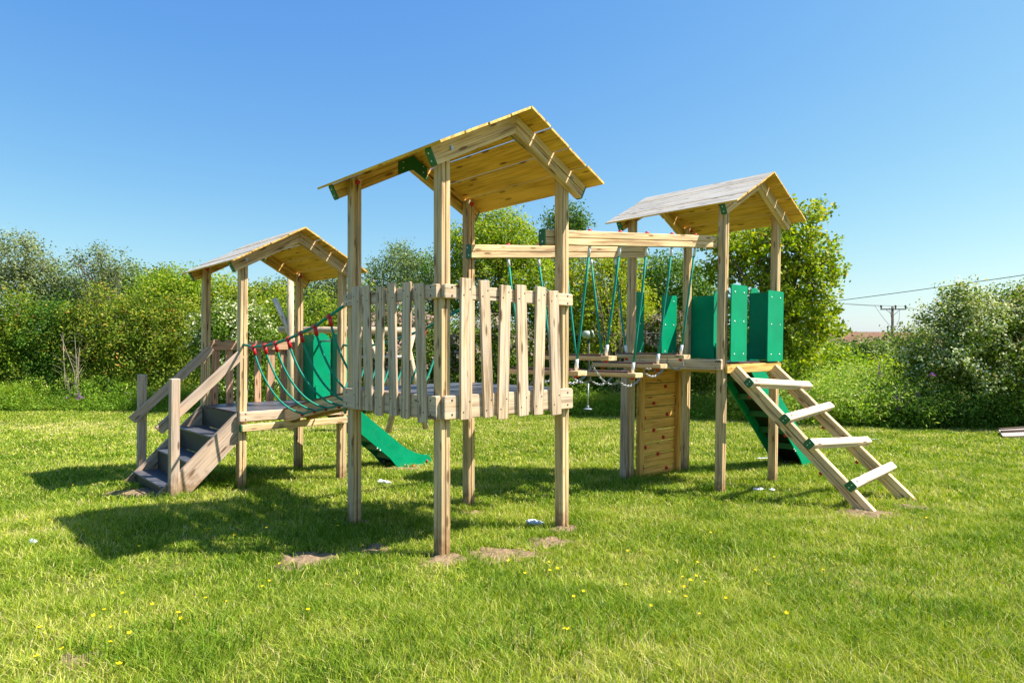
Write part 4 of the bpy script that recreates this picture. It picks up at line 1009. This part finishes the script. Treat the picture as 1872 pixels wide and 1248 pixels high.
# leafy weeds in the unmown margin
n = 5200; X = RNG.uniform(-27, 22, n); X = X[vnoise(X * .7, X * 0 + 3, 51) > .18]; n = len(X); dep = RNG.random(n) ** 1.1 * 1.3 - .12; Y = edgeY(X) + dep
top = np.clip(.22 + .75 * dep, .10, .95) * (.45 + .9 * vnoise(X * 1.1, Y, 52)); Z = gz(X, Y) + top * RNG.uniform(.45, 1.1, n)
pp = np.repeat(np.stack([X, Y, Z], -1), 16, 0) + RNG.normal(size=(n * 16, 3)) * np.array([.09, .07, .075]); ok = pp[:, 2] > gz(pp[:, 0], pp[:, 1]) + .01; pp = pp[ok]
V, F, T = leaves(pp, pp * 0 + np.array([.1, -.25, .9]), RNG.uniform(.05, .12, len(pp)), np.clip(.42 + .5 * (vnoise(pp[:, 0] * .8, pp[:, 2] * 2, 53) - .5) + RNG.normal(0, .2, len(pp)), 0, 1), .32)
tag(fast_mesh('weeds', V, [F], T, M['tallgrass']), 'leafy green weeds and nettles along the foot of the hedge', 'weeds', kind='stuff')
# dead twigs
def twigs(px, py, Y, hgt, lab, n=26, lean=1.0):
    c = at(px, py, Y); z0 = gzf(c.x, Y); b_ = MB()
    for k in range(n):
        a = Vector((random.uniform(-.25, .25), random.uniform(-.1, .1), 0)); L = hgt * random.uniform(.5, 1.05)
        d = Vector((random.uniform(-.35, .35) * lean, random.uniform(-.15, .1), 1)).normalized()
        p1 = a + d * L * .5 + Vector((random.uniform(-.08, .08), 0, 0)); p2 = a + d * L + Vector((random.uniform(-.25, .25), 0, 0))
        b_.tube([a, p1, p2], [.011, .008, .003], 5)
        for e in range(4):
            s_ = p1.lerp(p2, random.random() * .8); q = s_ + Vector((random.uniform(-.45, .45), random.uniform(-.1, .1), random.uniform(.05, .45)))
            b_.tube([s_, s_.lerp(q, .5) + Vector((0, 0, .03)), q], [.005, .0035, .0015], 4)
    o = b_.build('dead_twigs', M['twig'], None, dowarp=False); o.location = (c.x, Y, z0); tag(o, lab, 'dead shrub')
twigs(136, 640, 21.95, 2.7, 'bare pale dead twigs standing in front of the left hedge', 9, .5)
twigs(1128, 560, 22.0, 4.6, 'bare grey branches in front of the tree behind the hanging steps', 22, .8)

# flowers of the margin: foxgloves and campions
fx = MB(); 
def foxglove(px, py, Y, h, lab):
    c = at(px, py, Y); X, Yw, zt = c.x, c.y, c.z; z0 = gzf(X, Yw)
    root = empty('foxglove', (X, Yw, z0)); tag(root, lab, 'flower', 'purple flower spikes in the weedy margin')
    H = zt - z0; b_ = MB().tube([(0, 0, 0), (.02, 0, H * .6), (0, 0, H)], [.008, .006, .003], 5); b_.build('stem', M['tallgrass'], root, dowarp=False)
    n = int(30 + 130 * h); q = np.sort(RNG.random(n)); P = np.stack([RNG.normal(0, .038, n) * (1.2 - q), RNG.normal(0, .045, n) * (1.2 - q), H - h + h * q], -1)
    V, F, T = leaves(P, P * 0 + np.array([0, -.5, 0]), RNG.uniform(.022, .042, n) * (1.3 - .6 * q), RNG.random(n), .9)
    fast_mesh('petals', V, [F], T, M['purple'], root)
for (x, y, Y, h, lab) in ((1608, 662, 19.5, .5, 'tall purple foxglove spike nearest the telegraph pole'), (1638, 706, 17.55, .34, 'purple flower spike left of the hawthorn, lower than the tallest one'),
                          (1655, 706, 17.5, .42, 'purple flower spike touching the left side of the hawthorn'), (1644, 728, 17.4, .3, 'short purple flower spike low in the grass left of the hawthorn'),
                          (1676, 712, 17.4, .2, 'small purple flower spike just under the hawthorn leaves'), (1704, 680, 16.9, .10, 'purple flower head in front of the dark hawthorn leaves'),
                          (145, 712, 20.8, .3, 'purple flower spike in the grass at the foot of the left hedge')): foxglove(x, y, Y, h, lab)
n = 420; X = RNG.uniform(7, 15, n); Y = edgeY(X) + RNG.uniform(-.05, .5, n); Z = gz(X, Y) + RNG.uniform(.15, 1.1, n)
X2 = RNG.uniform(-16, 6, 130); Y2 = edgeY(X2) + RNG.uniform(0, .5, 130); Z2 = gz(X2, Y2) + RNG.uniform(.3, .8, 130)
P = np.stack([np.r_[X, X2], np.r_[Y, Y2], np.r_[Z, Z2]], -1); P = P[vnoise(P[:, 0] * 1.7, P[:, 2] * 2, 8) > .45]
V, F, T = leaves(P, P * 0 + np.array([0, -.6, .3]), RNG.uniform(.03, .06, len(P)), RNG.random(len(P)), .9)
tag(fast_mesh('campion_flowers', V, [F], T, M['purple']), 'scattered small pink and purple wildflowers in the unmown margin', 'wildflowers', kind='stuff')
# buttercups on the lawn
BPX = [(100, 1216), (190, 1195), (215, 1105), (220, 1140), (180, 1138), (160, 1152), (192, 1170), (226, 1186), (52, 1228), (57, 1172), (205, 1240), (270, 1126), (318, 1143), (322, 1157), (369, 1111), (407, 1121), (474, 1096), (487, 1085), (506, 1048), (558, 1140),
       (370, 983), (378, 980), (138, 975), (146, 985), (188, 963), (247, 1017), (424, 994), (408, 967), (483, 982), (518, 975), (165, 942), (83, 962), (41, 962), (128, 897), (1040, 1173), (1068, 1100), (1050, 1115), (1150, 1023), (1279, 1047), (1252, 1075), (1266, 1081), (1277, 1075), (1293, 1083),
       (1255, 1096), (1258, 1110), (1332, 1112), (1386, 1064), (1420, 1033), (1411, 1092), (1512, 1064), (1445, 1146), (1284, 1143), (1194, 1132), (1227, 1105), (1147, 1088), (1033, 1174), (1004, 1048), (1006, 1065), (615, 975), (610, 963), (1700, 960), (1620, 1010), (1020, 1057), (1303, 990), (960, 1070), (930, 1045)]
bm_ = MB()
for k in range(5):
    a = 2 * math.pi * k / 5; c, s_ = math.cos(a), math.sin(a)
    i0 = bm_.vert((0, 0, 0)); i1 = bm_.vert((c * .010 - s_ * .006, s_ * .010 + c * .006, .003)); i2 = bm_.vert((c * .015, s_ * .015, .007)); i3 = bm_.vert((c * .010 + s_ * .006, s_ * .010 - c * .006, .003)); bm_.face((i0, i3, i2, i1))
proto = bm_.build('petals', M['butter'], None, dowarp=False)
pst = MB().tube([(0, 0, -.075), (.004, 0, -.03), (0, 0, 0)], .0014, 5).build('stem', M['grass'], None, dowarp=False)
for i, (x, y) in enumerate(BPX):
    X, Y, z = gnd_px(x, y); X -= X * .05 / max(Y, 1); zz = z + random.uniform(.06, .085)
    r = empty('buttercup', (X, Y, zz), random.uniform(0, 6)); r.rotation_euler = (random.uniform(-.1, .5), random.uniform(-.3, .3), random.uniform(0, 1)); s_ = random.uniform(.55, 1.0); r.scale = (s_,) * 3
    tag(r, 'small yellow buttercup flowering in the short lawn grass', 'flower', 'buttercups scattered over the lawn')
    for src in (proto, pst):
        c = src if i == 0 else src.copy()
        if i: C.objects.link(c)
        c.parent = r

# ================================================================== FAR PLAY EQUIPMENT AND UTILITIES
YS = 16.2
sw = empty('log_swing_frame', (at(620, 700, YS).x, YS, gzf(at(620, 700, YS).x, YS))); tag(sw, 'round log play frame with leaning poles behind the left slide', 'play frame')
o0 = sw.location.copy()
def lg(pts, r, name, dy0=0, dy1=0, mat='log'):
    P_ = [at(x, y, YS + dy) - o0 for (x, y), dy in zip(pts, (dy0, dy1))]
    MB().tube([P_[0], P_[0].lerp(P_[1], .5), P_[1]], r, 14).build(name, M[mat], sw, dowarp=False)
lg([(511, 603), (748, 604)], .085, 'beam')
lg([(531, 500), (531, 792)], .077, 'post', -.18, -.18)
lg([(502, 546), (543, 640)], .062, 'brace', -.16, -.16, 'worn_or_sunlit')  # paler timber than the other logs: its sunlit look is put into the colour
lg([(668, 602), (722, 735)], .062, 'brace', -.17, -.17)
lg([(738, 598), (780, 788)], .075, 'leg', .16, .5)
lg([(757, 600), (709, 792)], .075, 'leg', -.16, -.5)
lg([(560, 652), (740, 652)], .035, 'metal_bar', .1, .1, 'steel')
# cableway with a button seat
YC = 15.5
cb = empty('cableway', (at(1076, 700, YC).x, YC, gzf(at(1076, 700, YC).x, YC))); tag(cb, 'button seat hanging from a cable trolley behind the hanging steps', 'zip line')
o0 = cb.location.copy()
def cl(pts, r, name, mat, n=8): MB().tube([at(x, y, YC) - o0 for x, y in pts], r, n).build(name, M[mat], cb, dowarp=False)
cl([(560, 617), (700, 612), (1076, 611), (1300, 606)], .0045, 'cable', 'wire')
cl([(1076.5, 620), (1075.5, 700)], .022, 'rod', 'wire'); cl([(1075.5, 700), (1074.5, 748)], .016, 'hanger', 'steel')
c = at(1074.5, 748, YC) - o0; MB().disc(c, (0, 0, 1), .105, .03, 0, 18, True).disc(c + Vector((0, 0, .02)), (0, 0, 1), .03, .07, 0, 12).build('seat', M['dullgrey'], cb, dowarp=False)
c = at(1075, 612, YC) - o0; tr = MB(); tr.tube([c + Vector((-.14, 0, .03)), c + Vector((-.09, 0, .015)), c + Vector((.02, 0, .0)), c + Vector((.06, 0, .01))], [.03, .09, .10, .05], 12).tube([c + Vector((.09, 0, .02)), c + Vector((.13, 0, .03))], [.10, .085], 14)
tr.build('trolley', M['trolley'], cb, dowarp=False)
for px in (560, 1300):
    P0 = at(px, 606 if px > 900 else 617, YC) - o0
    if px < 900: pass
# telegraph pole
YP = 95; c0 = at(1631.5, 560, YP); pb = at(1631.5, 672, YP); base = Vector((c0.x, YP, min(pb.z, gzf(c0.x, YP))))
tp = empty('telegraph_pole', base); tag(tp, 'brown timber telegraph pole with crossarm and insulators', 'telegraph pole')
H = c0.z - base.z
MB().tube([(0, 0, -.5), (0, 0, H * .5), (0, 0, H)], [.22, .19, .16], 10).build('pole', M['pole'], tp, dowarp=False)
aw = 23 / FPX * YP
MB().box((0, -.17, H - .42), (aw * 2, .12, .16), 0).build('crossarm', M['pole'], tp, dowarp=False)
MB().tube([(-aw * .55, -.17, H - .5), (0, -.2, H - 1.3)], .035, 6).tube([(aw * .55, -.17, H - .5), (0, -.2, H - 1.3)], .035, 6).build('brace', M['steel'], tp, dowarp=False)
MB().box((0, -.2, H - 2.9), (.9, .1, .12), 0).tube([(-.45, -.2, H - 2.9), (0, -.2, H - 3.7)], .03, 6).tube([(.45, -.2, H - 2.9), (0, -.2, H - 3.7)], .03, 6).build('lower_bracket', M['wire'], tp, dowarp=False)
for dx in (-aw * .95, aw * .98, .35):
    MB().tube([(dx, -.17, H - .34), (dx, -.17, H - .1), (dx, -.17, H + .05), (dx, -.17, H + .2)], [.05, .13, .16, .05], 10).build('insulator', M['wire'], tp, dowarp=False)
for a, b2 in (((-aw - .9, H + .1), (-.45, H - 2.9)), ((-.6, H - .1), (-.2, H - 3.0)), ((.9, H - .3), (.5, H - 2.8))):
    MB().tube([(a[0], -.25, a[1]), ((a[0] + b2[0]) / 2 + .12, -.25, (a[1] + b2[1]) / 2 - .3), (b2[0], -.25, b2[1])], .025, 5).build('jumper_cable', M['wire'], tp, dowarp=False)
def wire(pts, r, lab):
    P_ = [at(*p) for p in pts]; b_ = MB(); n = 24; out = []
    for k in range(n + 1):
        t_ = k / n; q = P_[0].lerp(P_[1], t_); q.z -= (P_[0] - P_[1]).length * .008 * 4 * t_ * (1 - t_); out.append(q)
    o = b_.tube(out, r, 6).build('overhead_wire', M['wire'], None, dowarp=False); tag(o, lab, 'wire'); return o
wire([(1180, 588, 38), (2050, 476, 21)], .014, 'thick dark overhead cable crossing above the hawthorn')
wire([(1609, 560, 95), (1150, 517, 110)], .028, 'upper thin wire leaving the pole towards the left tree')
wire([(1654, 560, 95), (1150, 527, 108)], .026, 'lower thin wire leaving the pole towards the left tree')
wire([(1655, 561, 95), (1860, 592, 120)], .028, 'thin wire running down to the right from the pole')
# grey slatted ramp at the right edge
YR = 15.3; c = at(1824, 806, YR); X0 = c.x; z0 = gzf(X0, YR)
rp = empty('slatted_ramp', (X0, YR, z0)); tag(rp, 'low grey slatted ramp lying on the lawn at the right edge', 'ramp')
b_ = MB()
for k in range(44): b_.prism(rect(.045, .03, .003), (.03 + k * .055, -.15, .03 + k * .0015), (.60 + k * .055, .75, .06 + k * .0035), (0, 0, 1), 0, .002)
b_.build('slats', M['slat'], rp, dowarp=False)
for (a, c_) in (((0, -.18, .02), (2.5, -.18, .09)), ((.30, .30, .085), (2.8, .30, .19)), ((.62, .80, .075), (3.1, .80, .24))): MB().prism(rect(.05, .06, .004), a, c_).build('edge_rail', M['stair' if a[1] < 0 else 'pole'], rp, dowarp=False)
# litter
def litter(px, py, L, hgt, lab, ang, seed):
    X, Y, z = gnd_px(px, py); z += .035; rs = np.random.default_rng(seed); b_ = MB(); nr, ns = 12, 9; rings = []
    for i in range(ns):
        t_ = i / (ns - 1); rad = hgt * (.35 if i in (0, ns - 1) else (.5 if i == ns - 2 else 1)) * rs.uniform(.75, 1.15)
        rings.append([b_.vert((L * (t_ - .5) + rs.normal(0, L * .01), rad * .8 * math.cos(2 * math.pi * k / nr) * rs.uniform(.7, 1.2), rad * .55 * math.sin(2 * math.pi * k / nr) * rs.uniform(.6, 1.2))) for k in range(nr)])
    for i in range(ns - 1):
        for k in range(nr): b_.face((rings[i][k], rings[i][(k + 1) % nr], rings[i + 1][(k + 1) % nr], rings[i + 1][k]), 0)
    b_.face(rings[0][::-1], 0); b_.face(rings[-1], 0)
    o = b_.build('plastic_bottle', M['litter'], None, dowarp=False); o.location = (X, Y, z); o.rotation_euler = (0, rs.uniform(-.1, .1), ang); tag(o, lab, 'bottle', 'discarded bottles on the grass')
litter(703, 885, .20, .045, 'crumpled clear bottle lying between slide foot and middle tower', -.35, 1)
litter(978, 961, .17, .045, 'crumpled clear bottle in the grass left of the right front post', -.15, 2)
litter(1387, 899, .13, .035, 'small bluish bottle under the right tower', -.2, 3)
litter(1412, 900, .08, .03, 'tiny blue wrapper scrap beside the back post of the right tower', .3, 4)
litter(60, 997, .10, .035, 'small pale bottle at the far left of the lawn', -.8, 5)
litter(1392, 841, .22, .025, 'flattened pale bottle under the right slide', 0, 6)
litter(1596, 806, .26, .03, 'flattened pale bottle on the lawn right of the ladder', 0, 7)
